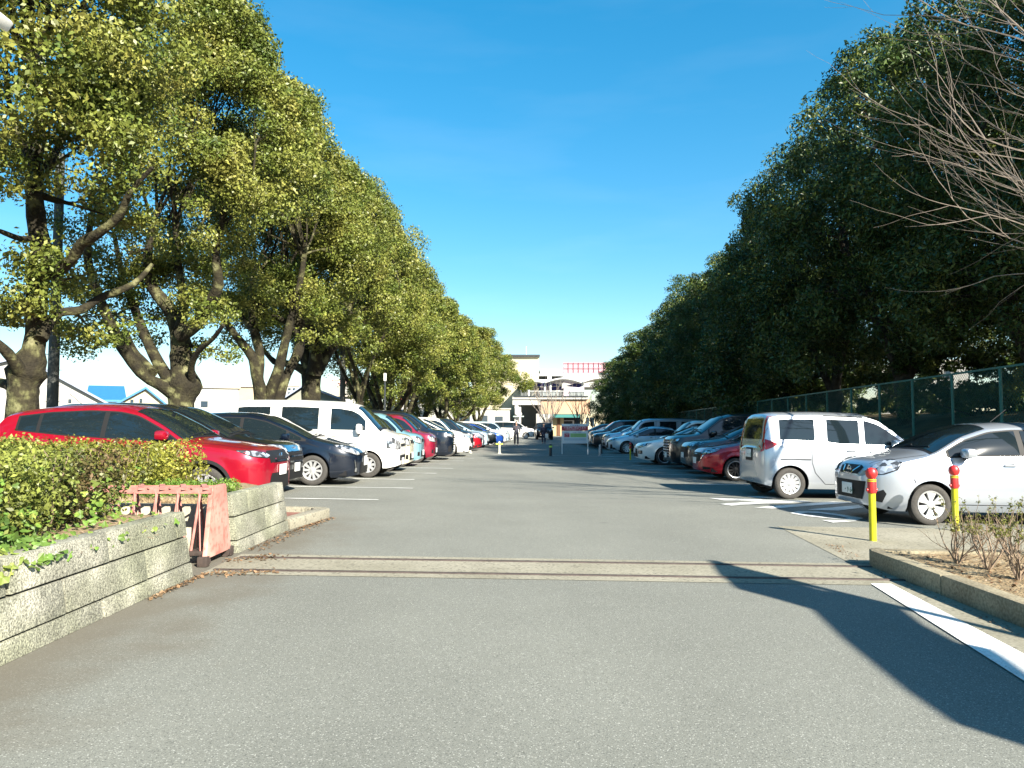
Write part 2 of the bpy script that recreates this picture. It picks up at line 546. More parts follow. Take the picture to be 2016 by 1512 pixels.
def mirror_mb(sh, s, sgn, z, size=(.09, .22, .15)):
    mb = MB()
    y = sh.y0(s) * sgn
    n = 10
    c = Vector((sh.L / 2 - s, y + sgn * .13, z))
    for i in range(7):
        th = math.pi * i / 6
        for k in range(n):
            ph = 2 * math.pi * k / n
            def sg(v, e): return math.copysign(abs(v) ** e, v)
            p = Vector((sg(math.cos(th), .6) * size[0], sg(math.sin(th), .6) * sg(math.cos(ph), .6) * size[1] / 2, sg(math.sin(th), .6) * sg(math.sin(ph), .6) * size[2] / 2))
            mb.v.append(tuple(c + p))
    for i in range(6):
        for k in range(n):
            k2 = (k + 1) % n
            mb.f.append((i * n + k, i * n + k2, (i + 1) * n + k2, (i + 1) * n + k)); mb.m.append(0)
    mb.bar((c.x - .02, y - sgn * .02, z - size[2] / 2 - .01), (c.x, c.y, z - size[2] / 2 + .01), .05, .03, m=1)
    return mb

def build_car(sp, body_mat, name='parked_car', label='car', cat='car', group=None, detail=True):
    root = thing(name, label, cat, group=group)
    sh = Shell(sp); L, W = sp['L'], sp['W']; wr = sp['wr']; H = sp['top']
    I = sp['_']; belt = I['belt']; top = I['top']; ra = I['ra']
    mb = MB(); mb.add(sh.V, sh.F, 0)
    # black surrounds, seams and lower trims live in the body mesh
    wins = sp['wins']; gap = sp.get('pillar', .035)
    wlow = sp.get('wlow', .03); wup = sp.get('wup', .05)
    def win_poly(s0, s1, grow=0.0):
        lo = []; hi = []
        k = max(3, int((s1 - s0) / .06))
        for i in range(k + 1):
            s = s0 - grow + (s1 - s0 + 2 * grow) * i / k
            a = max(belt(s), sh.zs(s)) + wlow - grow; b = sh.ze(s) - wup + grow
            if b - a > .02: lo.append((s, a)); hi.append((s, b))
        return lo + hi[::-1]
    for md in ('L', 'R'):
        if sp.get('blackout', True):
            p = win_poly(wins[0][0], wins[-1][1], .022)
            if len(p) > 4: sh.patch(mb, md, p, .003, .06, 1)
        for line in sp.get('seams', []): sh.strip(mb, md, line, .009, .004, 1)
        if sp.get('cladding'):
            for a in (sp['fx'], sp['rx']):
                for q in range(24):
                    t0 = math.pi * (q / 24 * 1.16 - .08); t1 = math.pi * ((q + 1) / 24 * 1.16 - .08)
                    r1, r2 = ra + .003, ra + .05
                    sh.patch(mb, md, [(a + r1 * math.cos(t0), wr + r1 * math.sin(t0)), (a + r2 * math.cos(t0), wr + r2 * math.sin(t0)), (a + r2 * math.cos(t1), wr + r2 * math.sin(t1)), (a + r1 * math.cos(t1), wr + r1 * math.sin(t1))], .008, .2, 1)
            sh.patch(mb, md, [(sp['fx'] + ra, .21), (sp['rx'] - ra, .21), (sp['rx'] - ra, .33), (sp['fx'] + ra, .33)], .008, .1, 1)
        for q in sp.get('side_black', []): sh.patch(mb, md, q, .004, .07, 1)
    for line in sp.get('topseams', []):
        sh.strip(mb, 'T', line, .010, .004, 1); sh.strip(mb, 'T', [(a, -b) for a, b in line], .010, .004, 1)
    body = mb.build('body', [body_mat, M_black], root, smooth=True, angle=38, normals=False)
    # glass
    for md in ('L', 'R'):
        for s0, s1 in wins:
            p = win_poly(s0 + gap / 2, s1 - gap / 2)
            if len(p) > 4:
                w = MB(); sh.patch(w, md, p, .007, .08); w.build('side_window', sp.get('glass', M_glass), root, smooth=True, normals=False)
    c0, c1 = sp['screen']
    def ws(c0, c1, f0=1.0):
        a = []; b = []
        for i in range(9):
            s = c0 + (c1 - c0) * i / 8; y = max(.1, sh.yr(s) - .035)
            a.append((s, y)); b.append((s, -y))
        return a + b[::-1]
    w = MB(); sh.patch(w, 'T', ws(c0 - .02, c1 + .02), .004, .10, 1); sh.patch(w, 'T', ws(c0 + .03, c1), .008, .10, 0)
    w.build('windscreen', [sp.get('screen_glass', M_glass), M_black], root, smooth=True, normals=False)
    if sp.get('rearglass'):
        z0, z1, hw = sp['rearglass']
        w = MB(); sh.patch(w, 'B', [(-hw, z0), (hw, z0), (hw - .08, z1), (-hw + .08, z1)], .007, .08)
        w.build('rear_window', M_glass, root, smooth=True, normals=False)
    elif sp.get('backscreen'):
        w = MB(); sh.patch(w, 'T', ws(*sp['backscreen']), .006, .10)
        w.build('rear_window', M_glass, root, smooth=True, normals=False)
    # front fittings, wrapped round the nose; given for the left half, mirrored
    def both(nm, key, mt, mode, eps):
        for q in sp.get(key, []):
            for sg in (1, -1):
                p = MB(); sh.patch(p, mode, [(sg * a, b) for a, b in q], eps, .045); p.build(nm, mt, root, smooth=True, normals=False)
    for q in sp.get('head', []):            # dark rim round each lamp
        cx_ = sum(a for a, b in q) / len(q); cz_ = sum(b for a, b in q) / len(q)
        big = [(a + .018 * (1 if a > cx_ else -1), b + .012 * (1 if b > cz_ else -1)) for a, b in q]
        p = MB()
        for sg in (1, -1): sh.patch(p, 'F', [(sg * a, b) for a, b in big], .005, .05)
        p.build('lamp_surround', M_black, root, smooth=True, normals=False)
    both('headlight', 'head', [M_lamp], 'F', .010)
    for md in ('L', 'R'):
        for q in sp.get('side_red', []):
            p = MB(); sh.patch(p, md, q, .008, .04); p.build('tail_light', M_red, root, smooth=True, normals=False)
    both('tail_light', 'tail', [M_red], 'B', .009)
    both('tail_light', 'tail0', [M_red], 'B0', .008); both('reversing_lamp', 'rev', [M_lamp], 'B0', .014)
    both('fog_light', 'fog', [M_lamp], 'F', .012)
    for key, nm, mt, mode, eps in (('grille', 'grille', M_black, 'F', .007), ('intake', 'air_intake', M_black, 'F', .006), ('chrome', 'chrome_trim', M_chrome, 'F', .013), ('rearblack', 'rear_trim', M_black, 'B', .005)):
        if sp.get(key):
            p = MB()
            for q in sp[key]:
                sh.patch(p, mode, q, eps, .05)
                if all(a >= 0 for a, b in q): sh.patch(p, mode, [(-a, b) for a, b in q], eps, .05)
            p.build(nm, mt, root, smooth=True, normals=False)
    # number plates
    pl = sp.get('plate')
    if pl:
        mode, z = pl[0], pl[1]
        h = sh.hit(mode, 0, z); x = h[0].x; sg = 1 if mode == 'F' else -1
        p = MB(); p.box((x + sg * .02, 0, z), (.012, .33, .165)); pb = p.build('number_plate', M_plate, root, bevel=.004)
        if len(pl) > 2:
            put_text(pl[2], M_green, pb, (x + sg * .0275, -.10 * sg, z - .065), .115, (R(90), 0, R(90) * sg), 'plate_number')
    if sp.get('emblem'):
        z, kind = sp['emblem']; h = sh.hit('F', 0, z); x = h[0].x + .018; p = MB()
        rm_ = Matrix.Translation((x, 0, z)) @ Matrix.Rotation(R(90), 4, 'Y')
        if kind == 'ring':
            p.lathe([(.042, 0), (.052, .006), (.062, 0), (.052, -.006), (.042, 0)], 20, rm_); p.box((x, 0, z), (.01, .15, .022))
        else:
            for yy in (-.035, .035): p.bar((x, yy * .8, z - .045), (x, yy * 1.2, z + .045), .016, .01)
            p.box((x, 0, z), (.01, .06, .014))
            for q in range(12):
                a, b = 2 * math.pi * q / 12, 2 * math.pi * (q + 1) / 12
                p.bar((x, .07 * math.cos(a), z + .062 * math.sin(a)), (x, .07 * math.cos(b), z + .062 * math.sin(b)), .008)
        p.build('emblem', M_chrome, root, smooth=True)
    # handles, mirrors
    for md, sg in (('L', 1), ('R', -1)):
        for hs_, hz in sp.get('handles', []):
            h = sh.hit(md, hs_, hz)
            p = MB(); p.box((L / 2 - hs_, h[0].y + sg * .018, hz), (.17, .022, .028)); p.box((L / 2 - hs_, h[0].y + sg * .004, hz + .01), (.13, .006, .06), m=1)
            p.build('door_handle', [body_mat, M_black], root, bevel=.008)
        ms, mz = sp['mirror']
        mo = mirror_mb(sh, ms, sg, mz, sp.get('msize', (.09, .22, .15))).build('wing_mirror', [body_mat, M_black], root, smooth=True)
    if sp.get('antenna'):
        s_, z_ = sp['antenna']; p = MB(); p.tube([(L / 2 - s_, 0, z_), (L / 2 - s_ - .25, 0, z_ + .2)], .005, 5); p.build('antenna', M_black, root)
    # wipers
    p = MB()
    for y1, y2 in ((-.1, .5), (-.6, 0.02)):
        a = sh.hit('T', c0 + .04, y1); b = sh.hit('T', c0 + .10, y2)
        if a and b: p.tube([a[0] + a[1] * .02, b[0] + b[1] * .02], .008, 5)
    if p.v: p.build('wiper', M_black, root)
    # underside with wheel wells
    u = MB(); hw = W / 2 - .06
    u.box((0, 0, .30), (L - .5, W - .62, .22))
    fx, rx = sp['fx'], sp['rx']
    for a0, a1 in ((.2, fx - ra), (fx + ra, rx - ra), (rx + ra, L - .2)):
        if a1 - a0 > .05: u.box((L / 2 - (a0 + a1) / 2, 0, .27), (a1 - a0 - .01, W - .18, .10))
    for a in (fx, rx):
        for sg in (1, -1):
            vs = []; n = 14
            for k in range(n + 1):
                t = math.pi * (k / n * 1.2 - .1); q = ra + .004
                for yy in (hw + .02, hw - .34): vs.append((L / 2 - a - q * math.cos(t), sg * yy, wr + q * math.sin(t)))
            u.add(vs, [(2 * k, 2 * k + 1, 2 * k + 3, 2 * k + 2) for k in range(n)])
            u.add([(L / 2 - a - (ra + .004) * math.cos(math.pi * (k / n * 1.2 - .1)), sg * (hw - .34), wr + (ra + .004) * math.sin(math.pi * (k / n * 1.2 - .1))) for k in range(n + 1)], [tuple(range(n + 1))])
    u.build('underbody', M_black, root, normals=False)
    # wheels
    st = sp.get('wheel', {})
    ty, rm = wheel_meshes(wr, sp.get('ww', .19), st)
    t0 = ty.build('wheel', M_tyre, root, smooth=True); r0 = rm.build('rim', [st.get('mat', M_alloy), M_black], t0, smooth=True, angle=30)
    first = True
    for a in (fx, rx):
        for sg in (-1, 1):
            t = t0 if first else copy_tree(t0, root); first = False
            t.location = (L / 2 - a, sg * (W / 2 - sp.get('ww', .19) / 2 - .012), wr)
            t.rotation_euler = (0, a * 2.3, math.pi if sg > 0 else 0)
    return root

def put_text(txt, m, parent, loc, size, rot, name, top=False, align='LEFT', extr=.001):
    cu = bpy.data.curves.new('lettering', 'FONT'); cu.body = txt; cu.size = size; cu.extrude = extr; cu.resolution_u = 2
    cu.align_x = align
    o = bpy.data.objects.new('tmp', cu); COL.objects.link(o)
    bpy.context.view_layer.update()
    me = bpy.data.meshes.new_from_object(o.evaluated_get(bpy.context.evaluated_depsgraph_get()))
    bpy.data.objects.remove(o)
    me.materials.clear(); me.materials.append(m)
    ob = link(name, me, parent); ob.location = loc; ob.rotation_euler = rot
    return ob

def place(root, x_nose, y, face):
    """face +1: nose towards +X (left row), -1: nose towards -X (right row)"""
    L = root['len']
    cx = x_nose - face * L / 2
    n = Vector((.015, .004, 1)).normalized()
    q = Vector((0, 0, 1)).rotation_difference(n)
    root.rotation_mode = 'QUATERNION'
    root.rotation_quaternion = q @ Quaternion((0, 0, 1), (0 if face > 0 else math.pi) + root.get('yaw', 0.0))
    root.location = (cx, y, G(cx, y) + .002)
    if 'len' in root: pass

# ---------------- car shapes (distances from the nose, heights from the ground)
SUV = dict(L=4.30, W=1.77, wr=.335, fx=.86, rx=3.47, sill=.24, sig=.045,
  top=[(-.1, .74), (0, .80), (.07, .90), (.2, .955), (.7, 1.03), (1.05, 1.07), (1.18, 1.10), (1.55, 1.33), (1.95, 1.53), (2.25, 1.592), (2.7, 1.605), (3.3, 1.57), (3.85, 1.49), (4.0, 1.45), (4.06, 1.30), (4.2, 1.08), (4.3, .95)],
  belt=[(0, .84), (1, 1.00), (2, 1.04), (3, 1.09), (3.8, 1.16), (4.3, 1.2)], plan=(.62, .50, .4, .78), tumble=.34,
  wins=[(1.33, 2.42), (2.46, 3.42), (3.44, 3.75)], screen=(1.18, 2.0), backscreen=(4.02, 4.16), cladding=True,
  head=[[(.42, .83), (.55, .80), (.86, .83), (1.10, .905), (.80, .90), (.50, .87)]],
  grille=[[(-.46, .72), (.46, .72), (.50, .86), (.40, .90), (-.40, .90), (-.50, .86)]],
  intake=[[(-.50, .30), (.50, .30), (.42, .56), (-.42, .56)]], chrome=[[(-.34, .735), (.34, .735), (.34, .75), (-.34, .75)]],
  plate=('F', .60), emblem=(.82, 'H'), mirror=(1.48, 1.13), antenna=(3.2, 1.56),
  seams=[[(1.28, 1.0), (1.28, .5), (1.32, .34), (2.4, .34), (2.42, 1.05)], [(2.42, .34), (3.05, .34), (3.2, .6), (3.42, .8), (3.42, 1.08)], [(.86, .93), (1.1, .98)]],
  topseams=[[(.12, .5), (.3, .66), (1.1, .74)]], handles=[(2.2, .96)], wheel=dict(n=10, rr=.66), tail=[])
MINIV = dict(L=4.80, W=1.80, wr=.335, fx=.92, rx=3.75, sill=.19, sig=.045,
  top=[(-.1, .72), (0, .80), (.06, .92), (.2, .99), (.8, 1.07), (1.0, 1.12), (1.5, 1.37), (2.0, 1.60), (2.4, 1.67), (3.2, 1.69), (4.2, 1.65), (4.5, 1.58), (4.62, 1.3), (4.75, 1.0), (4.8, .9)],
  belt=[(0, .84), (1, .99), (2, 1.02), (4.8, 1.1)], plan=(.6, .55, .35, .8), tumble=.30,
  wins=[(1.25, 2.45), (2.5, 3.5), (3.55, 4.4)], screen=(1.0, 2.05), rearglass=(1.12, 1.5, .55),
  head=[[(.42, .82), (.6, .80), (.95, .86), (1.05, .93), (.7, .93), (.44, .89)]],
  grille=[[(-.44, .55), (.44, .55), (.5, .88), (-.5, .88)]], chrome=[[(-.45, .80), (.45, .80), (.48, .91), (-.48, .91)], [(-.40, .70), (.40, .70), (.42, .73), (-.42, .73)], [(-.40, .60), (.40, .60), (.42, .63), (-.42, .63)]],
  intake=[[(-.7, .28), (.7, .28), (.66, .46), (-.66, .46)]], plate=('F', .50), emblem=(.86, 'H'), mirror=(1.42, 1.12),
  seams=[[(1.3, 1.0), (1.3, .34), (2.45, .34), (2.45, 1.02)], [(2.47, .34), (3.25, .34), (3.5, .8), (3.5, 1.04)]],
  topseams=[[(.1, .5), (.3, .7), (.95, .76)]], handles=[(2.25, .93), (2.65, .95)], wheel=dict(n=14, rr=.70, w=(.01, .016)), tail=[[(.5, .95), (.95, .95), (.85, 1.1), (.5, 1.08)]])
WAGON = dict(L=4.63, W=1.78, wr=.325, fx=.93, rx=3.71, sill=.17, sig=.05,
  top=[(-.1, .62), (0, .70), (.07, .80), (.3, .90), (.8, 1.01), (1.0, 1.06), (1.5, 1.29), (2.0, 1.49), (2.4, 1.565), (2.9, 1.575), (3.6, 1.54), (4.2, 1.46), (4.33, 1.38), (4.5, 1.02), (4.63, .85)],
  belt=[(0, .72), (.9, .93), (2, .98), (3.4, 1.04), (4.63, 1.12)], plan=(.7, .46, .4, .75), tumble=.36,
  wins=[(1.12, 1.5), (1.53, 2.52), (2.56, 3.5), (3.53, 4.1)], screen=(.98, 2.03), backscreen=(4.3, 4.48),
  head=[[(.40, .67), (.60, .66), (.90, .74), (1.18, .87), (.95, .87), (.6, .80), (.44, .73)]],
  grille=[[(-.34, .63), (.34, .63), (.38, .70), (-.38, .70)]], intake=[[(-.42, .24), (.42, .24), (.36, .50), (-.36, .50)], [(.55, .27), (.66, .27), (.68, .5), (.62, .52)]],
  fog=[[(.60, .3), (.66, .3), (.66, .37), (.60, .37)]], plate=('F', .50), emblem=(.68, 'ring'), mirror=(1.5, 1.05),
  seams=[[(1.35, .95), (1.32, .5), (1.36, .32), (2.5, .32), (2.54, 1.0)], [(2.54, .32), (3.2, .32), (3.35, .6), (3.55, .75), (3.6, 1.0)], [(.8, .83), (1.1, .92)]],
  topseams=[[(.1, .42), (.35, .62), (.95, .72)]], handles=[(2.3, .90), (3.3, .93)], wheel=dict(n=10, rr=.66, w=(.02, .03)),
  chrome=[[(.60, .29), (.63, .29), (.70, .56), (.67, .56)]], tail=[[(.5, .9), (.9, .9), (.85, 1.08), (.55, 1.0)]])
VAN = dict(L=4.38, W=1.68, wr=.315, fx=.72, rx=3.30, sill=.24, sig=.04,
  top=[(-.1, .86), (0, .93), (.04, 1.02), (.16, 1.10), (.42, 1.20), (.60, 1.38), (.95, 1.76), (1.15, 1.87), (1.5, 1.925), (2.6, 1.955), (3.9, 1.94), (4.2, 1.90), (4.30, 1.7), (4.36, 1.2), (4.38, .9)],
  belt=[(0, .9), (.35, 1.1), (1, 1.12), (4.38, 1.14)], plan=(.34, .74, .15, .9), tumble=.13, shoulder=.02,
  wins=[(.80, 1.72), (2.0, 2.98), (3.24, 4.1)], blackout=False, screen=(.45, 1.02), rearglass=(1.15, 1.65, .6), wlow=.07, wup=.11,
  head=[[(.46, .74), (.72, .72), (.98, .76), (.99, .98), (.80, 1.0), (.50, .90)]],
  grille=[[(-.33, .78), (.33, .78), (.36, .85), (-.36, .85)]], intake=[[(-.45, .42), (.45, .42), (.47, .56), (-.47, .56)]],
  plate=('F', .40), emblem=(.95, 'ring'), mirror=(.95, 1.22), msize=(.08, .16, .26),
  seams=[[(.95, 1.12), (1.0, .9), (1.15, .45), (1.2, .32), (1.78, .32), (1.78, 1.8)], [(1.82, 1.82), (1.82, .32), (2.9, .32), (3.05, 1.1), (3.05, 1.8)], [(3.05, 1.06), (4.2, 1.06)], [(.45, 1.16), (1.0, 1.12)]],
  handles=[(1.6, 1.0), (2.05, 1.0)], wheel=dict(n=8, rr=.6, w=(.035, .03)), tail=[[(.62, .8), (.82, .8), (.82, 1.15), (.62, 1.15)]], ww=.17)
TANK = dict(L=3.72, W=1.67, wr=.305, fx=.72, rx=3.21, sill=.20, sig=.035,
  top=[(-.1, .82), (0, .88), (.05, .98), (.2, 1.05), (.7, 1.13), (.8, 1.17), (1.15, 1.45), (1.42, 1.64), (1.7, 1.72), (2.6, 1.735), (3.4, 1.715), (3.60, 1.67), (3.655, 1.55), (3.69, 1.1), (3.72, .9)],
  belt=[(0, .92), (.8, 1.05), (1.5, 1.07), (2.2, 1.08), (2.6, 1.13), (3.72, 1.15)], plan=(.4, .66, .16, .90), tumble=.14,
  wins=[(.98, 1.72), (1.80, 2.46), (2.68, 3.40)], blackout=False, wup=.075, wlow=.02, screen=(.80, 1.48), rearglass=(1.16, 1.58, .58),
  head=[[(.45, .78), (.7, .78), (.9, .84), (.9, .95), (.5, .93)]], grille=[[(-.42, .55), (.42, .55), (.45, .9), (-.45, .9)]],
  tail=[], tail0=[[(.60, 1.615), (.72, 1.615), (.80, 1.2), (.83, 1.14), (.83, 1.04), (.76, .93), (.66, .91), (.64, 1.12), (.66, 1.2)]], rev=[[(.665, .96), (.72, .97), (.72, 1.10), (.665, 1.11)]],
  side_red=[[(3.70, 1.20), (3.66, 1.165), (3.42, 1.075), (3.56, 1.0), (3.72, .94)]],
  plate=('B', .87, '・・15'), mirror=(1.15, 1.12), rearblack=[[(-.22, .72), (.22, .72), (.22, .985), (-.22, .985)]],
  seams=[[(1.0, 1.02), (.98, .6), (1.05, .30), (1.74, .30), (1.75, 1.62)], [(1.78, 1.64), (1.78, .30), (2.52, .30), (2.72, .52), (2.78, .72), (2.78, 1.10)], [(1.2, .98), (2.78, .99), (3.4, 1.02)]],
  side_black=[[(2.80, .765), (3.40, .765), (3.40, .785), (2.80, .785)], [(.95, 1.60), (2.5, 1.63), (2.5, 1.65), (.95, 1.62)]],
  handles=[(1.55, .95), (2.0, .96)], wheel=dict(n=12, rr=.66, w=(.02, .034)), ww=.165)
MICRA = dict(L=3.83, W=1.66, wr=.295, fx=.80, rx=3.25, sill=.19, sig=.05,
  top=[(-.1, .66), (0, .74), (.05, .85), (.2, .93), (.6, 1.02), (.78, 1.06), (.95, 1.13), (1.35, 1.35), (1.75, 1.48), (2.1, 1.515), (2.5, 1.52), (3.0, 1.48), (3.35, 1.40), (3.48, 1.30), (3.65, 1.0), (3.83, .8)],
  belt=[(0, .82), (.8, .95), (1.6, .99), (3.0, 1.03), (3.83, 1.05)], plan=(.55, .56, .45, .7), tumble=.36,
  wins=[(1.08, 2.15), (2.2, 2.95), (2.98, 3.25)], screen=(.86, 1.72), backscreen=(3.4, 3.65),
  head=[[(.46, .76), (.60, .715), (.80, .73), (.98, .80), (1.06, .885), (.98, .93), (.78, .915), (.58, .85)]],
  grille=[[(-.30, .70), (.30, .70), (.36, .80), (.27, .83), (-.27, .83), (-.36, .80)]],
  intake=[[(-.42, .33), (.42, .33), (.50, .60), (-.50, .60)], [(.66, .33), (.78, .31), (.84, .44), (.80, .50), (.70, .46)]],
  chrome=[[(.10, .705), (.13, .705), (.27, .815), (.23, .815)], [(-.13, .695), (.13, .695), (.13, .71), (-.13, .71)]],
  plate=('F', .47, '・9 64'), emblem=(.765, 'ring'), mirror=(1.30, 1.05), antenna=(2.2, 1.52),
  seams=[[(1.12, .95), (1.12, .5), (1.18, .3), (2.15, .3), (2.17, 1.0)], [(2.17, .3), (2.8, .3), (2.98, .7), (3.0, 1.0)], [(.75, .93), (1.0, .97)], [(.55, .66), (.62, .45)]],
  topseams=[[(.1, .42), (.35, .6), (.8, .70)]], handles=[(1.95, .88), (2.75, .90)], wheel=dict(n=6, rr=.68, w=(.02, .075)), ww=.165, tail=[[(.5, .9), (.8, .9), (.8, 1.05), (.5, 1.05)]])
HATCH = dict(L=4.06, W=1.695, wr=.30, fx=.83, rx=3.40, sill=.18, sig=.05,
  top=[(-.1, .60), (0, .68), (.05, .78), (.2, .86), (.7, .96), (1.05, 1.03), (1.5, 1.25), (1.9, 1.43), (2.2, 1.50), (2.6, 1.50), (3.2, 1.44), (3.6, 1.36), (3.72, 1.22), (3.95, .95), (4.06, .82)],
  belt=[(0, .76), (1, .92), (2, .96), (3.6, 1.06), (4.06, 1.08)], plan=(.7, .44, .45, .7), tumble=.38,
  wins=[(1.2, 2.3), (2.35, 3.15), (3.18, 3.45)], screen=(1.04, 1.92), backscreen=(3.65, 3.92),
  head=[[(.42, .70), (.62, .67), (.95, .76), (1.1, .84), (.8, .83), (.46, .77)]],
  grille=[[(-.38, .48), (.38, .48), (.46, .72), (-.46, .72)]], chrome=[[(.36, .47), (.39, .47), (.62, .66), (.6, .69)]], intake=[[(.55, .27), (.8, .3), (.8, .34), (.55, .36)]],
  plate=('F', .50), mirror=(1.36, 1.02), seams=[[(1.2, .92), (1.2, .5), (1.25, .3), (2.3, .3), (2.32, .98)], [(.85, .83), (1.1, .9)]],
  topseams=[[(.1, .36), (.35, .58), (1.0, .7)]], handles=[(2.1, .88)], wheel=dict(n=10, rr=.74, w=(.012, .02), spm=1, mat=M_alloy), tail=[[(.45, .85), (.8, .9), (.75, 1.0), (.45, .98)]])
SEDAN = dict(L=4.50, W=1.75, wr=.32, fx=.92, rx=3.58, sill=.17, sig=.05,
  top=[(-.1, .56), (0, .64), (.06, .75), (.25, .83), (.8, .94), (1.1, 1.0), (1.55, 1.2), (2.05, 1.41), (2.4, 1.47), (2.9, 1.46), (3.4, 1.38), (3.9, 1.2), (4.15, 1.1), (4.38, 1.05), (4.46, .9), (4.50, .8)],
  belt=[(0, .72), (1, .90), (2, .94), (3.6, 1.0), (4.5, 1.02)], plan=(.75, .42, .45, .7), tumble=.42,
  wins=[(1.28, 2.4), (2.45, 3.3), (3.33, 3.7)], screen=(1.08, 2.07), backscreen=(3.4, 4.1),
  head=[[(.45, .64), (.65, .63), (.95, .72), (1.12, .80), (.8, .78), (.5, .70)]],
  grille=[[(-.45, .28), (.45, .28), (.32, .58), (-.32, .58)]], intake=[[(.62, .25), (.84, .25), (.78, .48), (.68, .48)]],
  plate=('F', .50), emblem=(.66, 'ring'), mirror=(1.45, .99), seams=[[(1.3, .9), (1.3, .3), (2.4, .3), (2.42, .95)]],
  topseams=[[(.12, .36), (.35, .55), (1.05, .7)]], handles=[(2.2, .86)], wheel=dict(n=10, rr=.68, w=(.02, .03)), tail=[[(.4, .85), (.85, .85), (.8, .98), (.4, .95)]])
AERO = dict(SEDAN, wheel=dict(n=10, rr=.74, w=(.012, .02), spm=1), intake=[[(.48, .40), (.74, .40), (.74, .52), (.48, .52)]], chrome=[[(.53, .45), (.68, .45), (.68, .475), (.53, .475)]])
BIGVAN = dict(L=4.93, W=1.85, wr=.345, fx=.95, rx=3.92, sill=.18, sig=.04,
  top=[(-.1, .92), (0, .98), (.04, 1.07), (.2, 1.13), (.8, 1.20), (.95, 1.25), (1.3, 1.52), (1.65, 1.78), (2.0, 1.88), (3.0, 1.93), (4.3, 1.91), (4.68, 1.85), (4.78, 1.6), (4.9, 1.1), (4.93, .9)],
  belt=[(0, .98), (1, 1.12), (2, 1.14), (4.93, 1.18)], plan=(.5, .62, .25, .85), tumble=.20,
  wins=[(1.22, 2.35), (2.4, 3.5), (3.55, 4.6)], screen=(.96, 1.72), rearglass=(1.25, 1.7, .6),
  head=[[(.45, .90), (.62, .88), (.95, .94), (1.0, 1.02), (.6, 1.01), (.46, .98)]],
  grille=[[(-.52, .38), (.52, .38), (.50, .98), (-.50, .98)]],
  chrome=[[(-.48, .44 + .09 * k), (.48, .44 + .09 * k), (.48, .475 + .09 * k), (-.48, .475 + .09 * k)] for k in range(6)] + [[(.50, .36), (.58, .36), (.62, .9), (.56, .98)]],
  intake=[[(.66, .32), (.9, .34), (.88, .55), (.66, .60)]], plate=('F', .45), mirror=(1.35, 1.22),
  seams=[[(1.3, 1.1), (1.3, .32), (2.35, .32), (2.35, 1.14)]], topseams=[[(.1, .5), (.3, .72), (.9, .8)]], handles=[(2.15, 1.03)], wheel=dict(n=10, rr=.7), tail=[[(.6, 1.0), (.9, 1.0), (.9, 1.3), (.6, 1.2)]])
KEI = dict(L=3.395, W=1.475, wr=.28, fx=.60, rx=2.98, sill=.19, sig=.035,
  top=[(-.1, .84), (0, .90), (.04, 1.0), (.18, 1.06), (.5, 1.12), (.6, 1.16), (.85, 1.42), (1.08, 1.62), (1.35, 1.71), (2.2, 1.73), (3.0, 1.72), (3.25, 1.68), (3.32, 1.5), (3.37, 1.1), (3.395, .9)],
  belt=[(0, .93), (.6, 1.05), (3.4, 1.09)], plan=(.35, .68, .14, .9), tumble=.15,
  wins=[(.78, 1.62), (1.68, 2.5), (2.56, 3.12)], screen=(.60, 1.12), rearglass=(1.15, 1.55, .5), wup=.07,
  head=[[(.40, .76), (.60, .75), (.78, .80), (.78, .94), (.60, .97), (.42, .92)]],
  grille=[[(-.32, .80), (.32, .80), (.34, .90), (-.34, .90)]], intake=[[(-.45, .32), (.45, .32), (.42, .52), (-.42, .52)], [(.55, .35), (.68, .35), (.68, .48), (.55, .48)]],
  plate=('F', .45), emblem=(.86, 'ring'), mirror=(.92, 1.1), seams=[[(.8, 1.02), (.86, .3), (1.62, .3), (1.65, 1.05)], [(1.65, .3), (2.4, .3), (2.6, .8), (2.6, 1.05)]],
  handles=[(1.5, .95), (1.8, .95)], wheel=dict(n=8, rr=.66, w=(.025, .04)), tail=[[(.5, .9), (.7, .9), (.7, 1.3), (.58, 1.3)]], ww=.15)
CROSS = dict(L=4.36, W=1.80, wr=.34, fx=.90, rx=3.54, sill=.22, sig=.05,
  top=[(-.1, .74), (0, .82), (.06, .92), (.25, .99), (.9, 1.08), (1.1, 1.12), (1.5, 1.32), (1.95, 1.51), (2.3, 1.56), (2.8, 1.55), (3.5, 1.46), (3.95, 1.32), (4.15, 1.15), (4.3, .95), (4.36, .85)],
  belt=[(0, .88), (1, 1.02), (2, 1.05), (3.5, 1.15), (4.3, 1.18)], plan=(.65, .48, .45, .7), tumble=.38,
  wins=[(1.28, 2.4), (2.45, 3.2)], screen=(1.12, 1.98), backscreen=(3.7, 4.15), cladding=True,
  head=[[(.42, .84), (.65, .82), (1.05, .9), (1.2, .97), (.8, .93), (.46, .89)]], grille=[[(-.45, .5), (.45, .5), (.5, .8), (-.5, .8)]],
  plate=('F', .55), mirror=(1.5, 1.12), seams=[[(1.3, 1.0), (1.3, .34), (2.4, .34), (2.42, 1.05)]], topseams=[[(.12, .4), (.35, .62), (1.05, .74)]], handles=[(2.2, .98)], wheel=dict(n=10, rr=.72, w=(.014, .024)), tail=[])
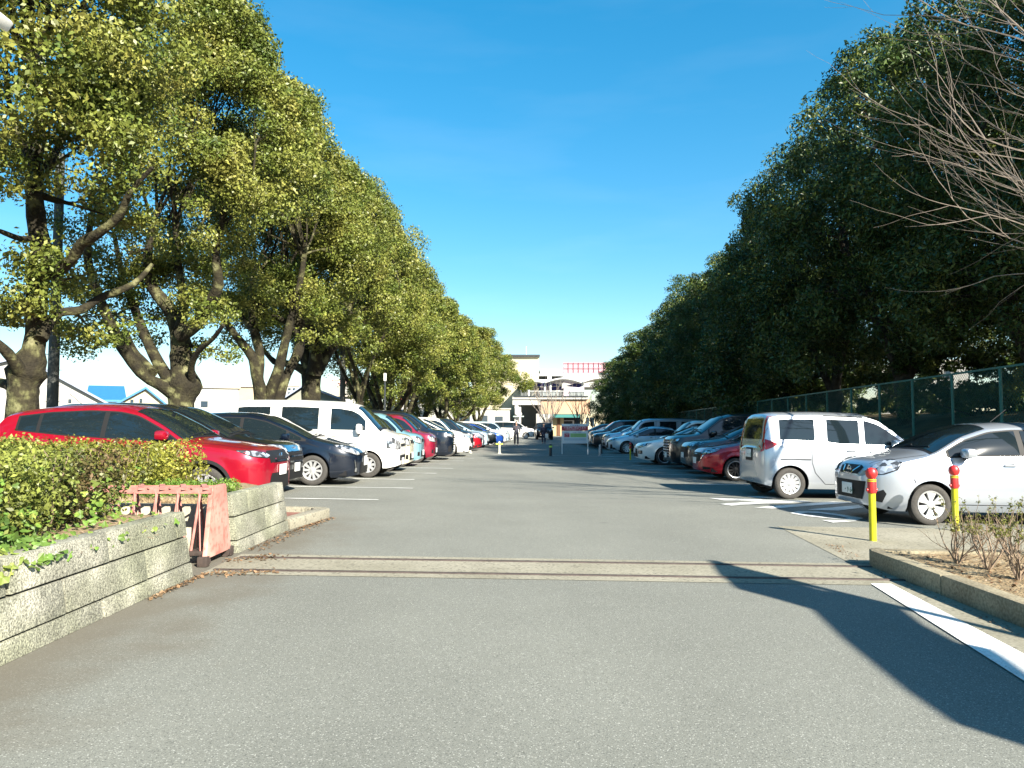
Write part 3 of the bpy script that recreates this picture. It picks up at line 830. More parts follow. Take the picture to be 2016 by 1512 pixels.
JEEP = dict(L=4.2, W=1.80, wr=.39, fx=.75, rx=3.3, sill=.42, sig=.02, archgap=.08,
  top=[(-.1, 1.0), (0, 1.04), (.04, 1.12), (.3, 1.17), (1.15, 1.22), (1.22, 1.25), (1.45, 1.68), (1.6, 1.80), (2.5, 1.83), (4.05, 1.82), (4.15, 1.75), (4.2, 1.0)],
  belt=[(0, 1.0), (1.2, 1.15), (4.2, 1.18)], plan=(.2, .82, .1, .95), tumble=.08,
  wins=[(1.5, 2.4), (2.5, 3.2), (3.3, 4.0)], screen=(1.22, 1.62), rearglass=(1.25, 1.65, .6),
  head=[[(.50, .86), (.58, .82), (.66, .86), (.68, .94), (.62, 1.0), (.54, 1.0), (.48, .94)]],
  grille=[[(-.40 + .12 * k, .76), (-.34 + .12 * k, .76), (-.34 + .12 * k, 1.0), (-.40 + .12 * k, 1.0)] for k in range(7)],
  intake=[[(-.8, .48), (.8, .48), (.8, .64), (-.8, .64)]], plate=('F', .56), mirror=(1.5, 1.3), seams=[], handles=[(2.3, 1.05)], wheel=dict(n=5, rr=.55, w=(.03, .05)), ww=.24, tail=[])

# ================================================================== SETTING
def add_voronoi_speck(m, scale, th, col, fac=.8, coord='Object'):
    nt = m.node_tree; b = nt.nodes['Principled BSDF']; tc = nt.nodes.new('ShaderNodeTexCoord')
    src = b.inputs['Base Color'].links[0].from_socket
    v = nt.nodes.new('ShaderNodeTexVoronoi'); v.inputs['Scale'].default_value = scale
    nt.links.new(tc.outputs[coord], v.inputs['Vector'])
    mt = nt.nodes.new('ShaderNodeMath'); mt.operation = 'LESS_THAN'; mt.inputs[1].default_value = th
    sp_ = nt.nodes.new('ShaderNodeSeparateColor'); nt.links.new(v.outputs['Color'], sp_.inputs[0])
    nt.links.new(sp_.outputs[0], mt.inputs[0])
    ml = nt.nodes.new('ShaderNodeMath'); ml.operation = 'MULTIPLY'; ml.inputs[1].default_value = fac; nt.links.new(mt.outputs[0], ml.inputs[0])
    mx = nt.nodes.new('ShaderNodeMix'); mx.data_type = 'RGBA'; nt.links.new(ml.outputs[0], mx.inputs[0])
    nt.links.new(src, mx.inputs[6]); mx.inputs[7].default_value = (*col, 1); nt.links.new(mx.outputs[2], b.inputs['Base Color'])
M_asph = ramp_mat('asphalt', [(.35, 5, [(.3, (.154, .157, .139)), (.7, (.190, .193, .170))], None),
                              (.8, 7, [(.36, (.93, .93, .92)), (.64, (1.03, 1.03, 1.02))], ('MULTIPLY', 1.0)),
                              (190, 3, [(.3, (.62, .62, .61)), (.5, (.98, .98, .98)), (.72, (1.3, 1.3, 1.28))], ('MULTIPLY', .9))], rough=.88, bump=(170, .55, .004))
add_voronoi_speck(M_asph, 185, .055, (.40, .40, .36), .65)
add_voronoi_speck(M_asph, 170, .08, (.07, .072, .066), .65)
def dirt_band(m, x0, x1, ymax, col, fac):
    """soil washed on to the asphalt along the foot of the wall, and odd oil spots"""
    nt = m.node_tree; b = nt.nodes['Principled BSDF']; tc = nt.nodes.new('ShaderNodeTexCoord'); L_ = nt.links
    src = b.inputs['Base Color'].links[0].from_socket
    sx = nt.nodes.new('ShaderNodeSeparateXYZ'); L_.new(tc.outputs['Object'], sx.inputs[0])
    n = nt.nodes.new('ShaderNodeTexNoise'); n.inputs['Scale'].default_value = 2.2; n.inputs['Detail'].default_value = 7; L_.new(tc.outputs['Object'], n.inputs['Vector'])
    ad = nt.nodes.new('ShaderNodeMath'); ad.operation = 'MULTIPLY_ADD'; ad.inputs[1].default_value = 1.6; L_.new(n.outputs['Fac'], ad.inputs[0]); L_.new(sx.outputs['X'], ad.inputs[2])
    mr = nt.nodes.new('ShaderNodeMapRange'); mr.interpolation_type = 'SMOOTHSTEP'; mr.inputs['From Min'].default_value = x0 + .8; mr.inputs['From Max'].default_value = x1 + .8
    mr.inputs['To Min'].default_value = fac; mr.inputs['To Max'].default_value = 0; L_.new(ad.outputs[0], mr.inputs['Value'])
    my = nt.nodes.new('ShaderNodeMapRange'); my.inputs['From Min'].default_value = ymax; my.inputs['From Max'].default_value = ymax + 2; my.inputs['To Min'].default_value = 1; my.inputs['To Max'].default_value = 0
    L_.new(sx.outputs['Y'], my.inputs['Value']); ml = nt.nodes.new('ShaderNodeMath'); ml.operation = 'MULTIPLY'; L_.new(mr.outputs[0], ml.inputs[0]); L_.new(my.outputs[0], ml.inputs[1])
    mx = nt.nodes.new('ShaderNodeMix'); mx.data_type = 'RGBA'; L_.new(ml.outputs[0], mx.inputs[0]); L_.new(src, mx.inputs[6]); mx.inputs[7].default_value = (*col, 1)
    v = nt.nodes.new('ShaderNodeTexVoronoi'); v.inputs['Scale'].default_value = .55; v.inputs['Randomness'].default_value = 1
    nw = nt.nodes.new('ShaderNodeTexNoise'); nw.inputs['Scale'].default_value = 9; vm = nt.nodes.new('ShaderNodeVectorMath'); vm.operation = 'MULTIPLY_ADD'; vm.inputs[1].default_value = (.10, .10, .10)
    L_.new(tc.outputs['Object'], nw.inputs['Vector']); L_.new(nw.outputs['Color'], vm.inputs[0]); L_.new(tc.outputs['Object'], vm.inputs[2]); L_.new(vm.outputs[0], v.inputs['Vector'])
    lt_ = nt.nodes.new('ShaderNodeMapRange'); lt_.inputs['From Min'].default_value = .015; lt_.inputs['From Max'].default_value = .05; lt_.inputs['To Min'].default_value = .42; lt_.inputs['To Max'].default_value = 0
    L_.new(v.outputs['Distance'], lt_.inputs['Value']); m2 = nt.nodes.new('ShaderNodeMix'); m2.data_type = 'RGBA'; L_.new(lt_.outputs[0], m2.inputs[0]); L_.new(mx.outputs[2], m2.inputs[6]); m2.inputs[7].default_value = (.03, .03, .03, 1)
    L_.new(m2.outputs[2], b.inputs['Base Color'])
dirt_band(M_asph, -2.75, -1.75, 9.5, (.115, .10, .075), .75)
M_conc = ramp_mat('pale_concrete', [(1.3, 5, [(.3, (.215, .20, .15)), (.7, (.30, .28, .22))], None),
                                    (40, 4, [(.35, (.72, .72, .70)), (.65, (1.1, 1.1, 1.1))], ('MULTIPLY', .8))], bump=(60, .3, .004))
add_voronoi_speck(M_conc, 45, .06, (.10, .09, .07), .7)
M_paintw = ramp_mat('road_paint', [(2.0, 6, [(.38, (.50, .50, .47)), (.55, (.72, .72, .69))], None),
                                   (70, 4, [(.30, (.42, .42, .42)), (.45, (1, 1, 1))], ('MULTIPLY', .9))], rough=.8)
M_stone = ramp_mat('granite_block', [(3.0, 5, [(.3, (.15, .148, .12)), (.55, (.24, .235, .195)), (.75, (.37, .355, .30))], None),
                                     (95, 4, [(.36, (.38, .38, .35)), (.5, (1, 1, 1)), (.66, (1.6, 1.6, 1.5))], ('MULTIPLY', .9)),
                                     (1.2, 4, [(.42, (.84, .88, .76)), (.6, (1, 1, 1))], ('MULTIPLY', .8))], rough=.95, bump=(38, .8, .012))
M_joint = mat('dark_joint', (.05, .048, .04), .95)
M_soil = ramp_mat('planter_soil', [(9, 6, [(.3, (.17, .12, .07)), (.55, (.30, .23, .14)), (.75, (.42, .36, .25))], None),
                                   (55, 4, [(.35, (.5, .5, .5)), (.6, (1.15, 1.1, 1.0))], ('MULTIPLY', .9))], bump=(30, .9, .03))
M_rust = mat('rusty_steel', (.055, .040, .034), .7, metal=.2, noise=(14, .4, 5))
M_salmon = ramp_mat('faded_salmon_paint', [(2.2, 4, [(.3, (.40, .155, .125)), (.5, (.52, .255, .21)), (.72, (.57, .40, .34))], None),
                                           (16, 5, [(.38, (.62, .45, .42)), (.5, (1, 1, 1))], ('MULTIPLY', .6))], rough=.6)
M_bank = ramp_mat('bank_soil', [(1.1, 6, [(.3, (.08, .06, .03)), (.6, (.20, .155, .09)), (.8, (.32, .26, .16))], None),
                                (14, 5, [(.35, (.6, .6, .6)), (.6, (1.1, 1.1, 1.0))], ('MULTIPLY', .8))], bump=(12, .8, .05))

def sheet(name, poly, dz, m, kind='structure', sub=0):
    mb = MB(); vs = [(p[0], p[1], G(p[0], p[1]) + dz) for p in poly]; mb.add(vs, [tuple(range(len(vs)))])
    o = mb.build(name, m); tag(o, kind=kind); return o
# ground sheet following the gentle fall of the car park, out to the horizon
gx = [-1500, -400, -120, -60, -30, -14, -10, -6, -3, 0, 3, 6, 9, 12, 30, 60, 120, 400, 1500]
gy = [-300, -60, -10, -5, 0, 5, 10, 20, 30, 40, 50, 60, 70, 80, 95, 120, 200, 500, 2500]
mb = MB(); vs = [(x, y, G(x, y)) for y in gy for x in gx]; n = len(gx)
fs = [(j * n + i, j * n + i + 1, (j + 1) * n + i + 1, (j + 1) * n + i) for j in range(len(gy) - 1) for i in range(n - 1)]
mb.add(vs, fs); g = mb.build('ground', M_asph); tag(g, kind='structure')

# concrete track strip of the gate
Y0, Y1 = 6.60, 7.62
sheet('track_strip', [(-2.75, Y0), (3.52, Y0 - .05), (3.62, Y1 - .02), (-2.75, Y1)], .004, M_conc)
for i, y in enumerate((6.78, 7.42)):
    mb = MB(); vs = []
    for x in (-2.7, 0, 2, 3.6):
        for dy, dz in ((-.028, .004), (-.02, .014), (.02, .014), (.028, .004)): vs.append((x, y + dy, G(x, y) + dz))
    for k in range(3):
        for q in range(3): mb.add([], []); 
    n_ = len(mb.v); mb.v += vs
    for k in range(3):
        for q in range(3): mb.f.append((k * 4 + q, k * 4 + q + 1, (k + 1) * 4 + q + 1, (k + 1) * 4 + q)); mb.m.append(0)
    o = mb.build('gate_rail', M_rust)
    tag(o, ['worn steel gate rail set in the concrete strip, on the side nearer the open foreground', 'worn steel gate rail set in the concrete strip, on the side nearer the parked cars'][i], 'rail', 'steel gate rails across the entrance')
# right apron, gutter and stripe
sheet('apron', [(3.72, 10.45), (16, 10.0), (16, 7.7), (3.75, 7.62), (3.45, 7.66)], .004, M_conc)
sheet('gutter', [(3.33, 6.55), (3.1, 4.5), (2.9, 2.6), (2.6, 0), (3.6, 0), (3.56, 6.55)], .004, M_conc)
markings = MB()
def mark(poly, dz=.008):
    vs = [(p[0], p[1], G(p[0], p[1]) + dz) for p in poly]; markings.add(vs, [tuple(range(len(vs)))])
def mline(a, b, w):
    a = Vector(a); b = Vector(b); n_ = (b - a).normalized(); p = Vector((-n_.y, n_.x)) * w / 2
    mark([a + p, b + p, b - p, a - p])
mark([(3.16, 6.6), (3.34, 6.6), (3.10, 4.45), (2.95, 2.6), (2.78, 2.6), (2.76, 4.0)])
for i in range(26):
    y = 13.25 + 2.5 * i
    xe = -2.35 + .035 * (y - 14) + (.22 * math.sin(i * 2.1))
    mline((-8.4, y + .05), (xe, y), .10 if i else .09)
for i, y in enumerate([18.1, 20.9 + .8, 24.15, 26.8, 29.7, 32.3, 34.9, 37.5, 40.9, 43.3, 45.8, 48.3, 50.8, 53.3, 55.8, 58.3]):
    mline((4.2 - .12 * math.sin(i * 1.7), y), (9.6, y - .02), .10)
# hatched zone beside the wheelchair bay
P = lambda a, b: at(a, b)
for q in ([(1395, 981), (1425, 986), (1600, 987), (1480, 983)], [(1418, 993), (1440, 996), (1505, 992), (1600, 989), (1560, 986), (1500, 987)],
          [(1484, 1000), (1520, 1002), (1560, 999), (1680, 990), (1640, 988), (1560, 994)], [(1590, 1004), (1650, 1006), (1700, 1000), (1690, 995)],
          [(1470, 979), (1520, 982), (1560, 981), (1500, 977)]):
    mark([P(*p)[:2] for p in q])
# wheelchair symbol, lying foreshortened on the asphalt: a broad ring with a foot
def at2(p): return Vector(P(*p)[:2])
ring_o = [(1555, 1011), (1570, 1007), (1610, 1008), (1660, 1014), (1700, 1021), (1684, 1026), (1640, 1022), (1590, 1017)]
ring_i = [(1577, 1012), (1590, 1010), (1615, 1011), (1650, 1016), (1672, 1021), (1660, 1023), (1630, 1020), (1595, 1015)]
for i in range(8):
    j = (i + 1) % 8
    mark([at2(ring_o[i]), at2(ring_o[j]), at2(ring_i[j]), at2(ring_i[i])])
mark([at2(p) for p in ((1618, 1025), (1640, 1030), (1690, 1027), (1684, 1026.5), (1650, 1025))], .009)
mline((-.9, 35.3), (4.8, 35.0), .12)
for k in range(5): mline((.3 + k * 1.1, 29.2 - .3 * k), (.9 + k * 1.1, 29.1 - .3 * k), .10)
mo = markings.build('road_markings', M_paintw); tag(mo, kind='structure')

# ------------------------------------------------------------------ left planter walls
def wall_seg(name, label, y0, y1, h, xf, cap_x, ends, joints):
    """granite-faced planter wall along Y; battered front face at x=xf"""
    r = thing(name, label, 'planter wall', (xf, (y0 + y1) / 2, G(xf, (y0 + y1) / 2)))
    org = Vector(r.location)
    zb = lambda p: G(xf, p[1])
    ft, c1, c2 = .12, (h - .12) / 2, (h - .12) / 2
    lay = [(.0, ft, 0.0), (ft + .012, ft + c1, .022), (ft + c1 + .014, h, .055)]
    for li, (a, b, back) in enumerate(lay):
        L_ = 1.05 if li else 1.6; off = joints[li]
        y = y0
        cuts = [y0] + [q for q in np.arange(y0 + off, y1 - .1, L_)] + [y1]
        bt = MB()
        for k in range(len(cuts) - 1):
            ya, yb = cuts[k] + .009, cuts[k + 1] - .009
            dx = back + .004 * ((k * 7 + li * 3) % 3)
            x1 = xf - dx; x1t = x1 - .03 * (b - a) / .2
            vs = []
            for yy in (ya, yb):
                g0 = G(xf, yy)
                vs += [(x1, yy, g0 + a), (x1t, yy, g0 + b), (xf - .22, yy, g0 + b), (xf - .22, yy, g0 + a)]
            bt.add([Vector(v) - org for v in vs], [(0, 1, 2, 3), (7, 6, 5, 4), (0, 4, 5, 1), (1, 5, 6, 2), (2, 6, 7, 3), (3, 7, 4, 0)])
        bt.build(['footing', 'block_course', 'coping_course'][li], M_stone, r, bevel=.010)
    core = MB(); vs = []
    for yy in (y0 + .03, y1 - .03):
        g0 = G(xf, yy)
        vs += [(xf - .12, yy, g0), (xf - .12, yy, g0 + h - .02), (xf - .30, yy, g0 + h - .02), (xf - .30, yy, g0)]
    core.add([Vector(v) - org for v in vs], [(0, 1, 2, 3), (7, 6, 5, 4), (0, 4, 5, 1), (1, 5, 6, 2), (2, 6, 7, 3), (3, 7, 4, 0)])
    core.build('mortar_core', M_joint, r)
    return r
HW = .56
wall_seg('planter_wall', 'long mossy granite block planter wall under the ivy, nearer the viewer', 1.2, 6.5, HW, -2.76, 0, None, (.7, .35, .9))
wall_seg('planter_wall', 'short granite block planter wall between the salmon gate and the triangular kerb', 7.66, 9.40, HW + .04, -2.80, 0, None, (.5, .95, .45))
# planter body behind the walls (earth), with the gate slot left open
def block(name, poly, h, m, kind=None):
    mb = MB(); mb.prism(poly, lambda p: G(p[0], p[1]) - .02, lambda p: G(p[0], p[1]) + h); o = mb.build(name, m); tag(o, kind=kind); return o
block('planter_earth', [(-2.99, 1.25), (-2.99, 6.45), (-9.5, 6.45), (-9.5, 1.25)], HW - .03, M_soil, 'structure')
block('planter_earth', [(-3.03, 7.70), (-3.03, 9.2), (-3.5, 9.75), (-9.5, 9.9), (-9.5, 7.70)], HW - .01, M_soil, 'structure')
M_cream = mat('cream_mortar', (.36, .33, .25), .9, noise=(6, .2, 4))
for (x0, y0, x1, y1, lab) in ((-3.1, 6.50, -9.4, 6.56, 'cream rendered side wall of the gate slot, on the ivy side'), (-3.06, 7.58, -9.4, 7.65, 'cream rendered side wall of the gate slot, behind the folded gate')):
    mb = MB(); mb.prism([(x0, y0), (x0, y1), (x1, y1), (x1, y0)], lambda p: G(p[0], p[1]) - .02, lambda p: G(p[0], p[1]) + HW - .06)
    o = mb.build('slot_wall', M_cream, bevel=.008); tag(o, lab, 'low wall')
# triangular kerb beyond the wall
k = MB()
kerb_out = [(-2.80, 9.42), (-2.62, 10.72), (-2.72, 10.86), (-2.95, 10.90), (-5.6, 11.0)]
kerb_in = [(-2.96, 9.5), (-2.82, 10.62), (-2.90, 10.74), (-3.0, 10.77), (-5.6, 10.86)]
for i in range(4):
    a, b, c, d = kerb_out[i], kerb_out[i + 1], kerb_in[i + 1], kerb_in[i]
    k.prism([a, b, c, d], lambda p: G(p[0], p[1]) - .01, lambda p: G(p[0], p[1]) + .13)
o = k.build('triangular_kerb', M_conc, bevel=.015); tag(o, 'pale worn concrete kerb ending in a rounded point beside the granite wall', 'kerb')
M_brick = mat('red_brown_earth', (.20, .085, .06), .95, noise=(8, .3, 5))
sheet('kerb_bed', [(-2.95, 9.5), (-2.86, 10.64), (-5.4, 10.84), (-5.4, 9.95), (-3.5, 9.8)], .07, M_brick)

# ------------------------------------------------------------------ right kerb bed
k = MB()
ys = [0.2, 1.4, 2.6, 3.8, 5.0, 6.2, 7.42]
for a, b in zip(ys, ys[1:]):
    xa = 3.47 + .012 * a; xb = 3.47 + .012 * b
    k.prism([(xa, a + .004), (xb, b - .004), (xb + .15, b - .004), (xa + .15, a + .004)], lambda p: G(p[0], p[1]) - .01, lambda p: G(p[0], p[1]) + .17)
k.prism([(3.57, 7.43), (3.60, 7.54), (3.68, 7.60), (3.74, 7.60), (3.74, 7.43)], lambda p: G(p[0], p[1]) - .01, lambda p: G(p[0], p[1]) + .17)
k.prism([(3.745, 7.60), (3.745, 7.46), (16, 7.40), (16, 7.54)], lambda p: G(p[0], p[1]) - .01, lambda p: G(p[0], p[1]) + .16)
M_kerb = ramp_mat('kerb_concrete', [(2.0, 5, [(.3, (.20, .165, .11)), (.7, (.34, .30, .21))], None), (45, 4, [(.35, (.65, .65, .62)), (.62, (1.1, 1.1, 1.1))], ('MULTIPLY', .9))], bump=(40, .6, .008))
o = k.build('bed_kerb', M_kerb, bevel=.018); tag(o, 'brown concrete kerb around the bare shrub bed on the right', 'kerb')
block('shrub_bed', [(3.66, .2), (3.70, 7.44), (16, 7.38), (16, .2)], .135, M_soil, 'structure')

# ------------------------------------------------------------------ bank behind the fence
mb = MB()
bx = [11.2, 11.9, 12.6, 13.5, 15, 16.5, 18, 22, 30, 60, 90]; bz = [-.02, .35, .75, 1.2, 1.75, 2.05, 2.15, 2.2, 2.3, 2.6, 3.0]
by = [-5, 5, 12, 20, 30, 40, 55, 70, 90, 120]
rnd = random.Random(4)
for j, y in enumerate(by):
    for x, z in zip(bx, bz):
        mb.v.append((x + rnd.uniform(-.1, .1), y, G(12, y) + z * (1 if y < 60 else .7) + rnd.uniform(-.05, .05) * (z > .1)))
n = len(bx)
for j in range(len(by) - 1):
    for i in range(n - 1): mb.f.append((j * n + i, j * n + i + 1, (j + 1) * n + i + 1, (j + 1) * n + i)); mb.m.append(0)
o = mb.build('grass_bank', M_bank, smooth=True); tag(o, kind='structure')
def bank_z(x, y): return G(12, y) + float(np.interp(x, bx, bz)) * (1 if y < 60 else .7)

# ------------------------------------------------------------------ chain link fence
M_fence = mat('green_fence_paint', (.015, .13, .105), .5, noise=(9, .25, 3))
M_wire = mat('green_wire', (.02, .10, .08), .6)
fr = thing('chain_link_fence', 'long green chain link fence on the bank behind the right row of cars', 'fence', (12, 8, G(12, 8)))
forg = Vector(fr.location)
def ftop(y): return 2.83 - .0165 * (y - 18)
pm = MB(); pm.tube([(0, 0, 0), (0, 0, 1)], .038, 8)
pole = pm.build('post', M_fence, fr); pole.location = (0, 0, 0)
wm = MB(); hh = 1.75
def clipbar(x0, z0, x1, z1):
    wm.bar((0, x0, z0), (0, x1, z1), .0055)
st = .10
k = -hh
while k < 2.0:
    a0 = max(0, k); a1 = min(2.0, k + hh)
    if a1 - a0 > .02:
        clipbar(a0, a0 - k, a1, a1 - k); clipbar(a0, hh - (a0 - k), a1, hh - (a1 - k))
    k += st
panel = wm.build('wire_panel', M_wire, fr, normals=False)
rail = MB(); low = MB()
ny = 34
for i in range(ny + 1):
    y = 8 + 2.0 * i + .14; zt = ftop(y)
    p = pole if i == 0 else pole.copy()
    if i: COL.objects.link(p); p.parent = fr
    p.location = Vector((12, y, zt - 2.3)) - forg; p.scale = (1, 1, 2.3)
    if i < ny:
        q = panel if i == 0 else panel.copy()
        if i: COL.objects.link(q); q.parent = fr
        q.location = Vector((12, y, zt - .03 - hh)) - forg
        rail.bar(Vector((12, y, zt)) - forg, Vector((12, y + 2, ftop(y + 2))) - forg, .05)
        low.bar(Vector((12, y, zt - hh)) - forg, Vector((12, y + 2, ftop(y + 2) - hh)) - forg, .03)
rail.build('top_rail', M_fence, fr); low.build('bottom_rail', M_fence, fr)

# ================================================================== PLANTS
def leaf_cloud(C, Rad, N, size, seed, flat=.75, outward=.55, aspect=.55, shell=.55, lower=1.0, centre=None, droop=0.0):
    """leaves as small rhombic faces on lumpy clumps. C (k,3) centres, Rad (k,) radii"""
    rs = np.random.RandomState(seed)
    C = np.asarray(C, float); Rad = np.asarray(Rad, float)
    w = Rad ** 2; idx = rs.choice(len(C), N, p=w / w.sum())
    d = rs.normal(size=(N, 3)); d /= np.linalg.norm(d, axis=1)[:, None]
    if centre is not None:                    # more leaves towards the outside of the crown
        o = C[idx] - centre; o /= (np.linalg.norm(o, axis=1)[:, None] + 1e-6)
        flip = (np.sum(o * d, axis=1) < -.25) & (rs.rand(N) < .7)
        d[flip] *= -1
    rr = Rad[idx] * (shell + (1 - shell) * rs.rand(N) ** .6) * (1 + .12 * rs.normal(size=N))
    P = C[idx] + d * rr[:, None] * np.array([1, 1, flat])
    nrm = d * outward + rs.normal(size=(N, 3)) * .6 + np.array([0, 0, .15])
    nrm /= np.linalg.norm(nrm, axis=1)[:, None]
    a = np.cross(nrm, rs.normal(size=(N, 3))); 
    if droop: a = a / np.linalg.norm(a, axis=1)[:, None] + np.array([0, 0, -droop]); a -= nrm * np.sum(a * nrm, axis=1)[:, None]
    a /= np.linalg.norm(a, axis=1)[:, None]
    b = np.cross(nrm, a)
    s = size * (.5 + .95 * rs.rand(N))
    a *= (s / 2)[:, None]; b *= (s * aspect / 2)[:, None]
    fold = nrm * (s * .12)[:, None]
    V = np.empty((N, 4, 3)); V[:, 0] = P - a; V[:, 1] = P + b * 1.0 - a * .1 + fold; V[:, 2] = P + a; V[:, 3] = P - b - a * .1 + fold
    F = np.arange(N * 4).reshape(N, 4)
    return V.reshape(-1, 3), F

def lumps(C, Rr, seed, k=8, rs_=(.34, .62), up=.15, drop=.0):
    """small leaf clusters carried on each bough-sized clump"""
    rd = random.Random(seed * 5 + 1); c2 = []; r2 = []
    for c, r in zip(C, Rr):
        out = Vector((c[0], c[1], 0)); out = out.normalized() if out.length > .3 else Vector((0, 0, 0))
        for i in range(max(3, int(k * r * r * rd.uniform(.7, 1.25)))):
            d = Vector((rd.gauss(0, 1), rd.gauss(0, 1), rd.gauss(up, .8))).normalized() + out * .45 + Vector((0, 0, up))
            d.normalize(); q = rd.uniform(.55, 1.12) * r
            c2.append((c[0] + d.x * q, c[1] + d.y * q, c[2] + d.z * q * .85)); r2.append(rd.uniform(*rs_) * (.75 + .3 * r))
    return c2, r2

def limb(mb, p0, p1, r0, r1, seed, wob=.25, seg=7, n=8, bend=Vector((0, 0, 0))):
    rd = random.Random(seed); p0 = Vector(p0); p1 = Vector(p1); L_ = (p1 - p0).length; pts = []; rad = []
    w1 = Vector((rd.uniform(-1, 1), rd.uniform(-1, 1), rd.uniform(-.4, .4))) * wob * L_ * .35
    w2 = Vector((rd.uniform(-1, 1), rd.uniform(-1, 1), rd.uniform(-.4, .4))) * wob * L_ * .15
    for i in range(seg + 1):
        t = i / seg
        p = p0.lerp(p1, t) + w1 * math.sin(math.pi * t) + w2 * math.sin(2.3 * math.pi * t) + bend * 4 * t * (1 - t)
        pts.append(p); rad.append((r0 + (r1 - r0) * t ** .8) * (1 + rd.uniform(-.09, .09)))
    mb.tube(pts, rad, n)
    return pts, rad

def crown_blobs(seed, H, z0, Rmax, n, rb=(.7, 1.35), prof=None, off=(0, 0)):
    """clump centres on a crown envelope"""
    rd = random.Random(seed); C = []; Rr = []
    for i in range(n):
        q = (i + rd.random()) / n
        z = z0 + (H - z0) * q ** .9
        t = (z - z0) / (H - z0)
        env = Rmax * (prof(t) if prof else (max(0.0, 1 - ((t - .22) / .80) ** 1.45) if t > .22 else .74 + .26 * t / .22))
        a = 2.399963 * i + rd.uniform(-.5, .5)
        b = rd.uniform(*rb) * (1 - .25 * t)
        if prof is None and t < .5 and rd.random() < .22: continue
        rr = max(0, env * rd.uniform(.84, 1.10) - b * .75) * (rd.uniform(.35, 1.0) ** .5)
        C.append((off[0] * t + rr * math.cos(a), off[1] * t + rr * math.sin(a), min(z, H - b * .5)))
        Rr.append(b)
    return C, Rr

M_leafL = leaf_mat('leaf_camphor', [(.30, (.075, .12, .022)), (.50, (.175, .20, .038)), (.70, (.30, .285, .07))], trans=.20)
M_leafR = leaf_mat('leaf_evergreen', [(.3, (.030, .060, .014)), (.52, (.065, .105, .022)), (.70, (.17, .185, .042))], trans=.12, rough=.42)
M_bark = ramp_mat('bark', [(3.2, 5, [(.40, (.018, .015, .009)), (.54, (.034, .030, .015)), (.62, (.10, .10, .045)), (.72, (.17, .165, .09))], None),
                           (26, 4, [(.35, (.55, .55, .5)), (.6, (1.1, 1.1, 1.05))], ('MULTIPLY', .8))], bump=(16, .9, .04))
M_barkdark = ramp_mat('dark_bark', [(4, 5, [(.35, (.02, .017, .013)), (.65, (.07, .06, .045))], None)], bump=(16, .9, .04))

def trunk_mesh(seed, C, Rr, base_h, r, nl, name, m, parent, spread=.55, straight=False, sub=46):
    mb = MB(); rd = random.Random(seed)
    hb = Vector((rd.uniform(-.15, .15), rd.uniform(-.15, .15), base_h))
    mb.tube([(0, 0, -.25), (0, 0, .1), (hb.x * .3, hb.y * .3, base_h * .5), hb, hb + Vector((0, 0, .25))], [r * 1.5, r * 1.15, r * .95, r * 1.18, r * .7], 12)
    Cs = sorted(range(len(C)), key=lambda i: -C[i][2])
    zc = [Vector(c) for c in C]; mid = sum((c.z for c in zc)) / len(zc)
    forks = []
    for k in range(nl):
        a = 2 * math.pi * (k + rd.uniform(-.25, .25)) / nl
        tgt_z = base_h + (mid - base_h) * rd.uniform(.9, 1.5)
        Rt = spread * (1.0 + rd.uniform(-.3, .3)) * 3.0
        e = Vector((Rt * math.cos(a), Rt * math.sin(a), tgt_z))
        if straight and k == 0: e = Vector((.2, 0, mid * 1.4))
        pts, rad = limb(mb, hb + Vector((math.cos(a), math.sin(a), 0)) * r * .35, e, r * rd.uniform(.48, .66), r * .2, seed * 31 + k, .35, 8, 9, Vector((math.cos(a), math.sin(a), -.6)) * .35)
        forks += [(p, q) for p, q in list(zip(pts, rad))[2:]]
    rd.shuffle(zc)
    for i, c in enumerate(zc[:sub]):
        cand = [f for f in forks if f[0].z < c.z + .4] or forks
        f = min(cand, key=lambda f: (f[0] - c).length + rd.uniform(0, .8))
        pts, rad = limb(mb, f[0], c, min(f[1] * .6, .09), .012, seed * 77 + i, .4, 5, 6)
        for q in range(2):
            e = c + Vector((rd.uniform(-1, 1), rd.uniform(-1, 1), rd.uniform(-.5, .9))) * .9
            limb(mb, pts[3], e, rad[3] * .6, .006, seed * 99 + i * 3 + q, .3, 3, 4)
    return mb.build(name, m, parent, smooth=True, angle=60, normals=False)

